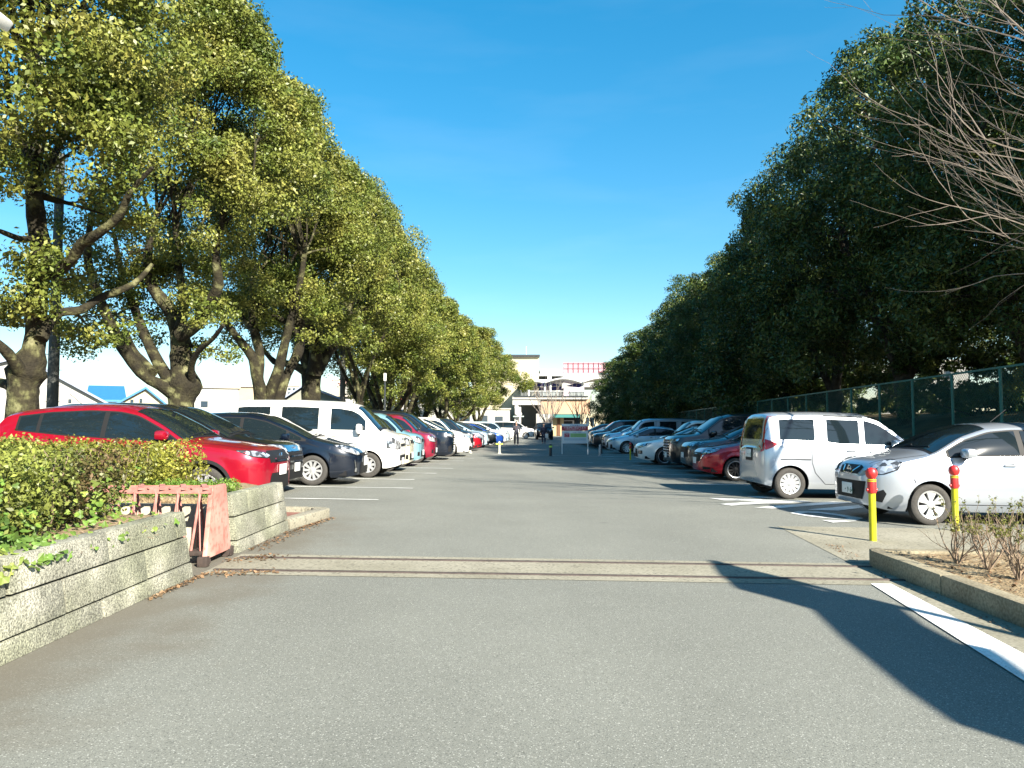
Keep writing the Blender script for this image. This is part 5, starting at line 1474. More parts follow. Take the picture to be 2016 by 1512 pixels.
lanepost('slim cream lane post in front of the white people carrier', at(926, 892), .70, M_postw, 0, .04)
lanepost('dark lane post with a lime band in front of the jeep', at(1084, 898), .56, M_postd, 1, .065)
lanepost('steel lane post right of the notice board', at(1181, 898), .55, mat('post_steel', (.35, .36, .37), .35, metal=.7), 0)
lanepost('dark lane post just right of the steel lane post', at(1184, 893), .52, M_postd, 0)

# notice board
bp = at(1133, 894.5); sgn = thing('notice_board', 'freestanding notice board with red band and Japanese lettering in the lane', 'sign', bp)
S = bp.y / 1456; bx0, bx1 = (1107 - 1133.5) * S, (1158 - 1133.5) * S
zt, zb2 = (834 - 835) * S + CAMZ - bp.z, (834 - 873) * S + CAMZ - bp.z
M_board = mat('board_white', (.66, .70, .72), .35)
M_bred = mat('board_red', (.42, .02, .05), .4); M_bgreen = mat('board_green', (.28, .50, .18), .4); M_bink = mat('board_ink', (.03, .08, .28), .4); M_bgrey = mat('board_grey', (.42, .52, .58), .5)
b = MB(); b.box(((bx0 + bx1) / 2, 0, (zt + zb2) / 2 - .17), (bx1 - bx0 - .06, .03, zt - zb2 - .34)); b.build('lower_panel', M_board, sgn, bevel=.004)
b = MB(); b.box(((bx0 + bx1) / 2, -.022, zt - .16), (bx1 - bx0 + .02, .03, .34)); b.build('upper_panel', M_board, sgn, bevel=.004)
b = MB(); b.box(((bx0 + bx1) / 2, -.040, zt - .22), (bx1 - bx0 + .02, .006, .21)); b.build('red_band', M_bred, sgn)
for xx in (bx0 + .005, bx1 - .005):
    b = MB(); b.box((xx, .03, (zt - .1) / 2), (.045, .045, zt - .1)); b.build('leg', M_white, sgn)
cx = (bx0 + bx1) / 2; rx_ = (R(90), 0, 0)
put_text('中央駐車場は', M_bink, sgn, (cx + .0, -.040, zt - .095), .085, rx_, 'lettering', align='CENTER')
put_text('午後8時に閉まります', M_board, sgn, (cx, -.045, zt - .225), .118, rx_, 'lettering', align='CENTER')
put_text('ご利用の皆様は閉場時間までにお願いします。', M_board, sgn, (cx, -.045, zt - .30), .048, rx_, 'lettering', align='CENTER')
b = MB(); z5 = zt - .56; b.box((bx0 + .25, -.018, z5), (.26, .006, .19)); b.build('red_box', M_bred, sgn)
b = MB(); b.box((cx + .17, -.018, z5), (.80, .006, .19)); b.build('green_box', M_bgreen, sgn)
b = MB(); b.box((cx, -.018, z5 - .20), (1.1, .006, .12)); b.build('grey_box', M_bgrey, sgn)
put_text('営業時間', M_bink, sgn, (bx0 + .12, -.018, z5 + .115), .055, rx_, 'lettering'); put_text('午前7時～午後8時', M_bink, sgn, (cx - .12, -.018, z5 + .115), .055, rx_, 'lettering')
put_text('ご利用', M_board, sgn, (bx0 + .15, -.022, z5 + .015), .06, rx_, 'lettering'); put_text('ください', M_board, sgn, (bx0 + .15, -.022, z5 - .06), .05, rx_, 'lettering')
b = MB()
for k in range(3): b.box((cx + .22, -.022, z5 + .05 - .05 * k), (.5, .004, .012))
b.build('printed_lines', mat('board_line', (.15, .3, .12), .5), sgn)

# unseen board and poles added past the right edge, shaped to cast the foreground shadow
of = thing('shadow_caster', 'unseen board added outside the right edge, shaped to cast the foreground shadow', 'sign', (5.8, 2.3, G(5.8, 2.3)))
def inv(sx, sy): z = (5.8 - sx) / .943; return (sy - 1.325 * z - 2.3, z)
shp = [(1395, 1102), (1412, 1128), (1450, 1157), (1520, 1175), (1597, 1197), (1650, 1250), (1770, 1350), (1862, 1414), (2016, 1464), (2300, 1580), (2300, 1440), (2016, 1345), (1960, 1300), (1925, 1277), (1865, 1264), (1800, 1230), (1752, 1193), (1700, 1180), (1600, 1160), (1480, 1128)]
pp = []
for px, py in shp:
    g_ = at(px, py); a = inv(g_.x, g_.y); zrel = a[1]
    pp.append((a[0], zrel))
b = MB(); n = len(pp); vs = [(-.04, y, z) for y, z in pp] + [(.04, y, z) for y, z in pp]
b.add(vs, [tuple(range(n)), tuple(range(2 * n - 1, n - 1, -1))] + [(i, (i + 1) % n, n + (i + 1) % n, n + i) for i in range(n)])
b.build('shadow_board', M_white, of)
tip = inv(at(1400, 1106).x, at(1400, 1106).y); lowp = inv(at(2016, 1255).x, at(2016, 1255).y)
b = MB(); b.tube([(0, lowp[0] + (lowp[0] - tip[0]) * 1.5, max(0, lowp[1] + (lowp[1] - tip[1]) * 1.5)), (0, lowp[0], lowp[1]), (0, tip[0], tip[1])], .045, 8); b.build('pole', M_postd, of)
b = MB(); b.tube([(0, pp[12][0] - .8, 0), (0, pp[12][0] - .8, 3.2)], .06, 8); b.build('pole', M_postd, of)

# poles and lamps
M_polec = mat('utility_pole_concrete', (.07, .075, .07), .85, noise=(5, .25, 4))
def upole(lab, px, d, H, r_, grp='utility poles behind the left trees'):
    q = pt(px, 800, d); z0 = G(q.x, d)
    r = thing('utility_pole', lab, 'pole', (q.x, d, z0), group=grp)
    b = MB(); b.tube([(0, 0, -.1), (0, 0, H)], [r_, r_ * .72], 12)
    b.build('pole', M_polec, r, smooth=True)
    c = MB()
    for k in range(14): c.bar((-r_ - .07, 0, 1.4 + k * .45), (r_ + .07, 0, 1.4 + k * .45), .016)
    c.build('step_bolts', M_postd, r)
upole('thick dark utility pole beside the lichen-spotted first tree trunk', 103, 21, 9, .16)
upole('dark utility pole right of the grey gabled house', 674, 36, 9, .14)
upole('thin utility pole among the mid-row camphor trunks', 767, 52, 8, .10)
lp = pt(-30, 24, 5.2)
r = thing('street_lamp', 'white box street lamp head poking in at the top left corner', 'street lamp', (lp.x - 1.3, 5.2, G(-5, 5.2)))
b = MB(); b.box((1.28, 0, lp.z - r.location.z + .03), (.34, .22, .09), Matrix.Rotation(R(33), 3, 'Y')); b.build('lamp_head', M_white, r, bevel=.02)
b = MB(); b.tube([(-.6, 0, 0), (-.6, 0, 4.6), (.2, 0, 4.95), (.9, 0, lp.z - r.location.z + .25)], .05, 10); b.build('pole', M_white, r, smooth=True)
q = pt(758, 745, 34)
r = thing('street_lamp', 'small white lamp on a thin pole among the mid-row trunks', 'street lamp', (q.x, 34, G(q.x, 34)))
b = MB(); b.tube([(0, 0, 0), (0, 0, q.z)], .04, 8); b.build('pole', M_postd, r); b = MB(); b.box((0, 0, q.z), (.12, .12, .36)); b.build('lamp_head', M_white, r, bevel=.03)

# ================================================================== PEOPLE
def skin_obj(name, joints, edges, m, parent, sub=2):
    me = bpy.data.meshes.new('sk'); me.from_pydata([j[0] for j in joints], edges, []); o = link('sk', me)
    md = o.modifiers.new('s', 'SKIN'); md.use_smooth_shade = True
    for i, j in enumerate(joints):
        rr = j[1] if hasattr(j[1], '__len__') else (j[1], j[1]); me.skin_vertices[0].data[i].radius = rr
    me.skin_vertices[0].data[0].use_root = True
    o.modifiers.new('u', 'SUBSURF').levels = sub
    bpy.context.view_layer.update()
    m2 = bpy.data.meshes.new_from_object(o.evaluated_get(bpy.context.evaluated_depsgraph_get()))
    bpy.data.objects.remove(o)
    m2.materials.clear(); m2.materials.append(m); m2.name = name
    ob = link(name, m2, parent); return ob
M_skin = mat('skin', (.50, .29, .21), .55); M_hair = mat('hair', (.025, .018, .014), .5)
def person(lab, loc, Hh, rotz, jacket, trousers, shoe, stride, arms, extras=None):
    root = thing('person', lab, 'person', loc, rotz); s = Hh / 1.70; root.scale = (s, s, s)
    a = stride
    # facing -Y (towards the viewer); x right of picture
    hipL, hipR = (.09, 0, .90), (-.09, 0, .90)
    kL, kR = (.10, -a * .5 - .03, .48), (-.10, a * .4 - .02, .49)
    fL, fR = (.10, -a, .07), (-.10, a, .09)
    shL, shR = (.19, 0, 1.38), (-.19, 0, 1.38)
    eL, hL, eR, hR = arms
    J = [((0, 0, .93), (.13, .09)), ((0, 0, 1.12), (.125, .085)), ((0, 0, 1.33), (.145, .09)), ((0, 0, 1.43), (.06, .06)), ((0, -.01, 1.50), (.052, .055)), ((0, -.02, 1.56), (.072, .085)), ((0, -.012, 1.64), (.076, .092)), ((0, -.005, 1.69), (.05, .06)),
         (shL, .058), (eL, .042), (hL, .028), (shR, .058), (eR, .042), (hR, .028),
         (hipL, .09), (kL, .06), (fL, .04), (hipR, .09), (kR, .06), (fR, .04), ((.10, -a - .13, .04), .032), ((-.10, a - .13, .045), .032)]
    E_ = [(0, 1), (1, 2), (2, 3), (3, 4), (4, 5), (5, 6), (6, 7), (2, 8), (8, 9), (9, 10), (2, 11), (11, 12), (12, 13), (0, 14), (14, 15), (15, 16), (0, 17), (17, 18), (18, 19), (16, 20), (19, 21)]
    for hnd, elb in ((10, 9), (13, 12)):
        hp = Vector(J[hnd][0]); d = (hp - Vector(J[elb][0])).normalized(); sd = Vector((1, 0, 0)) if abs(d.x) < .8 else Vector((0, 1, 0)); sd = (sd - d * sd.dot(d)).normalized()
        palm = hp + d * .05; J.append((tuple(palm), .024)); pi_ = len(J) - 1; E_.append((hnd, pi_))
        for k, (of_, ln) in enumerate(((-.027, .06), (-.009, .075), (.009, .08), (.027, .07))):
            c1 = palm + sd * of_ + d * .03; c2 = c1 + d * ln * .6 + Vector((0, -.012, -.01)); J.append((tuple(c1), .0095)); J.append((tuple(c2), .008)); E_ += [(pi_, len(J) - 2), (len(J) - 2, len(J) - 1)]
        t1 = hp + d * .02 - sd * .035; t2 = t1 + d * .04 - sd * .012; J += [(tuple(t1), .011), (tuple(t2), .009)]; E_ += [(hnd, len(J) - 2), (len(J) - 2, len(J) - 1)]
    skin_obj('body', J, E_, M_skin, root)
    f = MB()
    for sg in (1, -1):
        f.lathe([(.001, -.01), (.011, -.006), (.013, .0), (.001, .008)], 8, Matrix.Translation((sg * .03, -.108, 1.60)) @ Matrix.Rotation(R(90), 4, 'X'))
    f.box((0, -.113, 1.535), (.045, .008, .010)); f.build('face_features', M_hair, root)
    ja = [((0, 0, .86), (.165, .125)), ((0, 0, 1.05), (.16, .12)), ((0, 0, 1.30), (.18, .12)), ((0, 0, 1.42), (.10, .09)), (shL, .083), (eL, .066), (tuple(Vector(hL).lerp(Vector(eL), .12)), .048), (shR, .083), (eR, .066), (tuple(Vector(hR).lerp(Vector(eR), .12)), .048)]
    skin_obj('jacket', ja, [(0, 1), (1, 2), (2, 3), (2, 4), (4, 5), (5, 6), (2, 7), (7, 8), (8, 9)], jacket, root)
    tr = [((0, 0, .96), (.135, .105)), (hipL, .105), (kL, .082), (tuple(Vector(fL) + Vector((0, .01, .03))), .068), (hipR, .105), (kR, .082), (tuple(Vector(fR) + Vector((0, .01, .03))), .068)]
    skin_obj('trousers', tr, [(0, 1), (1, 2), (2, 3), (0, 4), (4, 5), (5, 6)], trousers, root)
    for fx_, ff in ((.10, fL), (-.10, fR)):
        skin_obj('shoe', [((fx_, ff[1] + .04, ff[2] - .02), (.045, .04)), ((fx_, ff[1] - .06, ff[2] - .03), (.045, .032)), ((fx_, ff[1] - .16, ff[2] - .035), (.036, .022))], [(0, 1), (1, 2)], shoe, root, 1)
    skin_obj('hair', [((0, .02, 1.60), (.085, .085)), ((0, .015, 1.68), (.088, .098)), ((0, .0, 1.735), (.06, .07)), ((0, -.07, 1.715), (.055, .03))], [(0, 1), (1, 2), (2, 3)], M_hair, root, 2)
    return root
jk = mat('jacket_charcoal', (.045, .045, .06), .85, noise=(12, .2, 3)); tz = mat('trousers_grey', (.06, .058, .07), .9, noise=(12, .2, 3))
jk2 = mat('jacket_navy', (.010, .014, .035), .8, noise=(12, .2, 3)); tz2 = mat('trousers_navy', (.012, .025, .06), .9, noise=(12, .2, 3))
shoe1 = mat('shoe_white', (.6, .6, .58), .6); shoe2 = mat('shoe_dark', (.02, .03, .05), .6)
p = at(1016.5, 877.5)
person('person in a dark grey jacket walking this way with one hand at the chest', p, 1.66, R(4), jk, tz, shoe1, .16,
       ((.27, .02, 1.14), (.24, -.05, .92), (-.24, -.04, 1.13), (-.06, -.22, 1.27)))
p = at(1070.5, 874)
pr = person('person in navy clothes carrying a white bag in front of the off-road vehicle', p, 1.58, R(-3), jk2, tz2, shoe2, .10,
       ((.26, -.02, 1.14), (.24, -.12, .95), (-.26, .02, 1.14), (-.27, .0, .92)))
b = MB(); b.box((.26, -.14, .70), (.26, .10, .34)); b.tube([(.18, -.14, .87), (.22, -.14, .93), (.30, -.14, .93), (.34, -.14, .87)], .006, 5)
o = b.build('shopping_bag', M_white, None, bevel=.02); o.location = p; o.scale = [1.58 / 1.7] * 3; o.rotation_euler = (0, 0, R(-3)); tag(o, 'white bag hanging from the hand of the person in navy', 'bag')

# ================================================================== BUILDINGS
M_wallw = ramp_mat('render_white', [(.25, 5, [(.3, (.36, .352, .325)), (.7, (.44, .43, .40))], None), (6, 4, [(.35, (.88, .88, .86)), (.6, (1, 1, 1))], ('MULTIPLY', .7))], rough=.9)
M_wallc = ramp_mat('render_cream', [(.2, 5, [(.3, (.42, .37, .24)), (.7, (.50, .455, .32))], None)], rough=.9)
M_wallp = ramp_mat('render_peach', [(.3, 5, [(.3, (.38, .25, .16)), (.7, (.46, .32, .21))], None)], rough=.9)
M_beige = mat('render_beige', (.38, .30, .21), .9, noise=(.5, .12, 5)); M_greyw = mat('siding_grey', (.22, .225, .19), .8, noise=(2, .1, 3))
M_roofb = mat('roof_blue', (.03, .16, .34), .5, noise=(3, .1, 3)); M_roofg = mat('roof_grey', (.22, .26, .34), .6, noise=(3, .15, 4)); M_rooft = mat('roof_tan', (.42, .38, .30), .7, noise=(2, .15, 4))
M_dark = mat('dark_opening', (.015, .016, .018), .7); M_win = mat('window_glass', (.03, .05, .07), .08, spec=.8); M_shade = mat('under_deck', (.20, .20, .17), .9, noise=(1, .15, 4))
M_navyc = mat('navy_canvas', (.01, .012, .12), .7); M_tealsign = mat('teal_sign', (.03, .16, .15), .5); M_steelw = mat('white_steel', (.50, .51, .50), .5)
def bwin(parent, org, px0, py0, px1, py1, d, depth=.12, m=None, name='window'):
    a = pt(px0, py0, d); c = pt(px1, py1, d)
    w_ = MB(); w_.box(((a.x + c.x) / 2 - org[0], d - .03 - org[1], (a.z + c.z) / 2 - org[2]), (abs(c.x - a.x), .10, abs(a.z - c.z)))
    o = w_.build(name, m or M_win, parent); return o
def slab(mb, org, px0, py0, px1, py1, d0, d1, m=None):
    """box whose front face at distance d0 fills the given frame"""
    a = pt(px0, py0, d0); c = pt(px1, py1, d0)
    mb.box(((a.x + c.x) / 2 - org[0], (d0 + d1) / 2 - org[1], (a.z + c.z) / 2 - org[2]), (abs(c.x - a.x), d1 - d0, abs(a.z - c.z)), None, m)
def house(name, lab, px0, px1, pyeave, d, depth, wall, roof, gable=None, ridge=None, over=.35, cat='building', grp=None, flat=False, parapet=None, windows=()):
    a = pt(px0, pyeave, d); c = pt(px1, pyeave, d); z0 = -.6; ze = a.z; cxx = (a.x + c.x) / 2; W_ = c.x - a.x
    org = (cxx, d, z0); phi = -math.atan2(cxx, d); W_ *= math.cos(phi); r = thing(name, lab, cat, org, phi, group=grp)
    b = MB(); b.box((0, depth / 2, (ze - z0) / 2), (W_, depth, ze - z0))
    if gable:      # gable end faces the viewer
        gz = pt(px0, gable[1], d).z - z0; gxx = (pt(gable[0], 800, d).x - cxx) * math.cos(phi); e0 = ze - z0
        b.add([(-W_ / 2, 0, e0), (W_ / 2, 0, e0), (gxx, 0, gz), (-W_ / 2, depth, e0), (W_ / 2, depth, e0), (gxx, depth, gz)], [(0, 1, 2), (5, 4, 3)])
    b.build('wall', wall, r, bevel=.0)
    rf = MB()
    if gable:
        for x_, s_ in ((-W_ / 2, -1), (W_ / 2, 1)):
            dx = x_ - gxx; dz = e0 - gz; k = 1 + over / abs(dx)
            A_ = Vector((gxx, 0, gz)); B_ = Vector((gxx + dx * k, 0, gz + dz * k)); t = .16
            vs = []
            for yy in (-over, depth + over):
                for p_ in (A_, B_): vs += [(p_.x, yy, p_.z + .01), (p_.x, yy, p_.z + t)]
            rf.add(vs, [(0, 2, 3, 1), (4, 5, 7, 6), (0, 4, 6, 2), (1, 3, 7, 5), (0, 1, 5, 4), (2, 6, 7, 3)])
    elif ridge:    # ridge along X
        zr = pt(px0, ridge, d + depth / 2).z - z0; e0 = ze - z0; o_ = over
        vs = []
        for xx in (-W_ / 2 - o_, W_ / 2 + o_):
            for yy, zz in ((-o_, e0 - .05), (depth / 2, zr), (depth + o_, e0 - .05)): vs += [(xx, yy, zz), (xx, yy, zz + .15)]
        rf.add(vs, [(0, 2, 3, 1), (2, 4, 5, 3), (6, 7, 9, 8), (8, 9, 11, 10), (1, 3, 9, 7), (3, 5, 11, 9), (0, 6, 8, 2), (2, 8, 10, 4), (0, 1, 7, 6), (4, 10, 11, 5)])
    else:
        rf.box((0, depth / 2, ze - z0 + .08), (W_ + .3, depth + .3, .18))
    rf.build('roof', roof, r)
    for w in windows:
        o = bwin(r, org, *w, d); o.scale = (math.cos(phi), 1, 1)
    return r, org
house('warehouse', 'big cream gabled warehouse behind the first two left trees', -330, 246, 800, 44, 26, M_wallw, M_roofg, gable=(40, 702), windows=((145, 783, 152, 790),))
house('warehouse', 'cream gabled shed with bright blue roof edge behind the red car', 226, 330, 800, 52, 16, M_wallc, M_roofb, gable=(286, 766), over=.3, windows=((257, 787, 263, 795), (275, 785, 280, 792)))
house('warehouse', 'low shed whose wide bright blue roof shows left of the small gable', 186, 232, 790, 56, 20, M_wallc, M_roofb, ridge=764, over=.6)
house('building', 'plain white flat-roofed block behind the dark minivan', 372, 470, 764, 60, 14, M_wallw, M_rooft, windows=((396, 790, 409, 801),))
house('building', 'beige flat-roofed block right of the plain white block', 471, 536, 762, 64, 14, M_beige, M_rooft)
r_, o_ = house('apartment_building', 'distant pale apartment block with balconies above the white van roof', 534, 592, 760, 120, 14, M_wallw, M_rooft)
for k in range(6): bwin(r_, o_, 540 + 9 * k, 764, 545 + 9 * k, 768, 120)
for k in range(6): bwin(r_, o_, 540 + 9 * k, 772, 545 + 9 * k, 776, 120)
house('house', 'grey house with pale gable and blue-grey roof behind the white van', 560, 668, 786, 58, 10, M_greyw, M_roofg, gable=(598, 760), over=.5)
house('building', 'long tan-roofed white building right of the grey house', 650, 742, 780, 72, 14, M_wallw, M_rooft, ridge=762, windows=((700, 792, 712, 806), (722, 790, 730, 806)))
house('building', 'far pink block showing above the tan roof', 655, 700, 748, 140, 12, mat('render_pink', (.62, .38, .34), .9, noise=(1, .2, 4)), M_rooft)
house('building', 'white building with pale blue band seen between the mid-row trunks', 762, 842, 792, 78, 14, M_wallw, mat('roof_pale_blue', (.42, .58, .66), .6), windows=((775, 806, 800, 811),))
house('building', 'small red-signed white shop between the mid-row trunks', 790, 812, 786, 90, 8, M_wallw, mat('roof_red', (.5, .06, .05), .6))
house('building', 'low white building under the far left trees beside the station', 850, 1004, 806, 100, 12, M_wallw, M_rooft, windows=((905, 820, 925, 832), (945, 818, 960, 832), (975, 820, 990, 834)))
# right hand buildings glimpsed through the trunks
house('building', 'white building with pale columns glimpsed between the right trunks', 1826, 1905, 712, 75, 14, M_wallw, M_rooft, windows=((1840, 722, 1850, 745), (1862, 722, 1872, 745)))
house('house', 'tan-roofed house glimpsed left of the double trunk on the right', 1725, 1778, 742, 70, 10, M_wallw, M_rooft, ridge=722)
house('building', 'peach building beyond the fence behind the red hatchback', 1395, 1500, 806, 130, 12, M_wallp, M_rooft)

# ---- station building at the end of the lane
D = 105.0
org = (pt(1090, 800, D).x, D, -.5); st = thing('station_building', 'peach and white station building with open deck at the end of the lane', 'building', org)
def part(nm, m, *boxes, parent=st):
    b = MB()
    for q in boxes: slab(b, org, *q)
    return b.build(nm, m, parent)
part('tower_wall', M_wallc, (930, 702, 1061, 860, D + 8, D + 22)); part('tower_roof', M_rustb if 'M_rustb' in globals() else M_postd, (926, 698, 1063, 702, D + 7.5, D + 22.5))
b = MB(); a_ = pt(1036, 698, D + 12); b.tube([Vector(a_) - Vector(org), Vector(pt(1036, 682, D + 12)) - Vector(org)], .06, 6); b.build('antenna', M_steelw, st)
part('upper_wall', M_wallw, (1063.5, 727, 1106, 762, D + 20, D + 30), (1106.5, 737, 1200, 762, D + 16, D + 26))
part('car_deck', M_steelw, (1050, 736, 1110, 740, D + 9, D + 15), (1050, 747, 1110, 753, D + 9, D + 15), (1078, 740, 1086, 747, D + 9.1, D + 14.9))
part('car_deck_opening', M_dark, (1058, 740, 1078, 747, D + 10, D + 14), (1087, 740, 1105, 747, D + 10, D + 14))
part('deck', M_wallw, (1009, 781, 1158, 786, D - 1.0, D + 16)); part('deck_edge', M_postd, (1012, 779.2, 1158, 781, D - 1.15, D - .9))
part('deck_beam', M_wallw, (1009, 786, 1064, 797, D - .8, D + 1.5)); part('wall', M_wallp, (1064.5, 786, 1162, 815, D - .6, D + 4))
part('lower_wall', M_wallw, (1056, 814.5, 1088, 858, D - .55, D + 4)); part('wall_right', M_wallc, (1143, 815.5, 1200, 858, D - .55, D + 4))
part('underpass_wall', M_shade, (1024, 797, 1064, 860, D + 6, D + 8)); part('underpass_pier', M_wallw, (1013, 797, 1026, 860, D - .4, D + 1.0))
part('awning', M_tealsign, (1089, 816, 1142, 822, D - 1.8, D - .6)); part('entrance', M_dark, (1110, 822, 1142, 858, D + .6, D + 1)); part('entrance_side', mat('entrance_tan', (.45, .33, .18), .8), (1088.5, 822, 1110, 858, D - .3, D + .2)); 
part('entrance_door', mat('door_brown', (.12, .05, .02), .6), (1097, 824, 1103, 858, D - .45, D - .32))
part('side_window', M_win, (1155, 822, 1160, 838, D - .7, D - .56), (1164, 822, 1170, 838, D - .7, D - .56))
part('curtain_wall', mat('pale_mauve', (.55, .45, .58), .6), (1110, 762, 1150, 779, D + 12, D + 13)); part('deck_back_wall', M_wallw, (1030, 762, 1109, 779, D + 13, D + 14))
for px in (1041, 1073, 1084, 1147): part('column', M_steelw, (px - 1.7, 748, px + 1.7, 780, D + 1, D + 1.5))
rb = MB()
for k in range(48):
    px = 1026 + k * 2.75; slab(rb, org, px, 770, px + .45, 779.5, D - .7, D - .6)
slab(rb, org, 1024, 769.3, 1158, 770.4, D - .72, D - .6); rb.build('railing', M_steelw, st)
gp = MB(); slab(gp, org, 1064, 771, 1100, 779, D - .5, D - .45); slab(gp, org, 1120, 771, 1150, 779, D - .5, D - .45); gp.build('railing_panel', mat('frosted_panel', (.30, .33, .32), .3), st)
def arc(nm, m, x0, x1, ytop, yend, th, d0, d1):
    b = MB(); n = 14; vs = []
    for i in range(n + 1):
        t = i / n; px = x0 + (x1 - x0) * t; py = yend - (yend - ytop) * math.sin(math.pi * t)
        for dd in (d0, d1):
            q = pt(px, py, d0); vs += [(q.x - org[0], dd - org[1], q.z - org[2]), (q.x - org[0], dd - org[1], q.z - org[2] - th)]
    for i in range(n):
        a = i * 4; c = a + 4; b.add([], [])
        for f in ((a, c, c + 2, a + 2), (a + 1, a + 3, c + 3, c + 1), (a, a + 1, c + 1, c), (a + 2, c + 2, c + 3, a + 3)): b.f.append(f); b.m.append(0)
    b.v = [tuple(v) for v in vs]; return b.build(nm, m, st)
arc('canopy_roof', M_steelw, 1026, 1070, 748.5, 751.5, .16, D, D + 9); arc('canopy_roof', M_steelw, 1073, 1146, 743.5, 751.5, .18, D, D + 9); arc('canopy_roof', M_steelw, 1148, 1215, 742.5, 750.5, .18, D, D + 9)
def tri(nm, m, pts, d, th=.12):
    b = MB(); n = len(pts); vs = [Vector(pt(x, y, d)) - Vector(org) for x, y in pts]; vs += [v + Vector((0, th, 0)) for v in vs]
    b.add(vs, [tuple(range(n)), tuple(range(2 * n - 1, n - 1, -1))] + [(i, (i + 1) % n, n + (i + 1) % n, n + i) for i in range(n)]); return b.build(nm, m, st)
tri('shade_canvas', M_navyc, [(1040, 759), (1076, 751.5), (1104, 758), (1076, 762)], D + 3); tri('shade_canvas', M_navyc, [(1112, 760), (1146, 752), (1150, 758), (1140, 763)], D + 3)
tri('shade_canvas', M_navyc, [(1062, 762.5), (1106, 761), (1106, 768), (1062, 768)], D + 4)
tri('brace', M_wallw, [(1013.5, 798), (1020, 797.5), (1028, 815), (1024, 822), (1014, 815)], D - 1.0)
# billboard
M_grid = mat('billboard_red_steel', (.42, .14, .18), .6); M_pinkp = mat('billboard_panel', (.44, .28, .31), .8, noise=(.6, .1, 3))
bo = pt(1160, 737, D + 20); bb = thing('billboard', 'rooftop billboard with pink panels in a red steel grid above the station', 'billboard', bo)
def bslab(mb, *q): slab(mb, tuple(bo), *q)
b = MB(); bslab(b, 1110, 714.5, 1226, 734, D + 20.2, D + 20.5); b.build('panel', M_pinkp, bb)
b = MB()
for k in range(12): bslab(b, 1109 + k * 10, 713.5, 1109.9 + k * 10, 737.5, D + 20, D + 20.18)
for y_ in (713.5, 723.5, 733.4): bslab(b, 1108.5, y_, 1226, y_ + .9, D + 19.9, D + 20.0)
b.build('steel_grid', M_grid, bb)
# small things in front of the station
def simple(nm, lab, cat, m, *q, bev=.03):
    b = MB(); o0 = pt((q[0] + q[2]) / 2, q[3], q[4]); slab(b, tuple(o0), *q); o = b.build(nm, m, bevel=bev); o.location = o0; return tag(o, lab, cat)
simple('equipment_box', 'low white box enclosure right of the walking person, against the station', 'box', M_wallw, 1024, 840, 1038, 858, D - 12, D - 9)
simple('notice_screen', 'small dark blue information screen on the white wall above the black van', 'screen', M_win, 992, 829, 996.5, 836, 99.6, 99.9)
cn = pt(1019, 855, 90); sh_ = thing('shelter', 'thin pale green flat-roofed shelter on a post left of the underpass', 'shelter', (cn.x, 90, G(cn.x, 90)))
b = MB(); b.box((.1, 0, pt(1019, 820, 90).z - sh_.location.z), (1.3, 1.2, .14)); b.build('roof', mat('pale_green_steel', (.35, .45, .38), .5), sh_, bevel=.02); b = MB(); b.tube([(0.1, 0, 0), (.1, 0, pt(1019, 820, 90).z - sh_.location.z)], .05, 8); b.build('post', M_postd, sh_)
# bare trees by the station
for k, (px, dd, lab, mm, up_, sp_, L_, n_) in enumerate(((1079, 92, 'pale bare tree with fanned upright branches in front of the peach station wall', M_barebark, .10, .42, 2.4, 9), (1144, 90, 'dark crooked bare tree in front of the station entrance awning', M_bareDark, .03, .75, 2.0, 5), (1168, 92, 'thin dark bare tree by the yellow wall right of the entrance', M_bareDark, .08, .4, 1.4, 3))):
    q = pt(px, 855, dd); r = thing('bare_tree', lab, 'tree', (q.x, dd, G(q.x, dd))); mb = MB(); rd = random.Random(20 + k)
    mb.tube([(0, 0, -.1), (.03, 0, .7), (0, 0, 1.2)], [.20, .15, .14], 8)
    for i in range(n_):
        a = 2 * math.pi * i / n_; bare(mb, Vector((0, 0, .9 + .25 * rd.random())), Vector((math.cos(a) * .6, math.sin(a) * .4, 1)), L_, .085, 6, rd, up_, sp_, .012)
    mb.build('trunk', mm, r, normals=False)

# ================================================================== PARK THE CARS
LGc = 'cars parked nose-out along the left side'; RGc = 'cars parked along the right side'
cache = {}
GLASSES = {}
def car(kind, sp, body, x_nose, y, face, label, cat='car', group=LGc, yaw=0.0, scale=None):
    if kind not in cache:
        root = build_car(sp, body); cache[kind] = root; root['len'] = sp['L']
    else:
        root = copy_tree(cache[kind])
        for c in root.children:
            if c.name.split('.')[0] in ('body', 'door_handle', 'wing_mirror'):
                c.material_slots[0].link = 'OBJECT'; c.material_slots[0].material = body
    root['label'] = label; root['category'] = cat; root['group'] = group; root['yaw'] = yaw
    place(root, x_nose, y, face)
    return root
car('suv', SUV, P_red, -3.76, 12.0, 1, 'glossy red compact SUV parked behind the hedge, nearest on the left')
car('miniv', MINIV, P_black, -4.22, 14.4, 1, 'dark low minivan with big chrome grille between the red SUV and the black wagon', 'minivan')
car('wagon', WAGON, P_navy, -3.40, 16.95, 1, 'black-blue wagon with large white headlight and silver ten-spoke wheel', 'car')
car('van', VAN, P_white, -2.92, 19.55, 1, 'tall white work van with black side windows', 'van')
car('kei', KEI, P_cream, -3.0, 22.0, 1, 'cream and white box car just beyond the white work van')
car('kei', KEI, P_teal, -2.98, 24.5, 1, 'pale teal blue box car next to the cream one')
car('kei', KEI, P_maroon, -2.80, 27.0, 1, 'crimson box car next to the pale teal one')
car('bigvan', BIGVAN, P_navy, -2.35, 29.6, 1, 'black-blue minivan with angular headlights beyond the crimson box car', 'minivan')
car('miniv', MINIV, P_white, -1.85, 33.0, 1, 'white people carrier with silver wheel beyond the black-blue minivan', 'minivan')
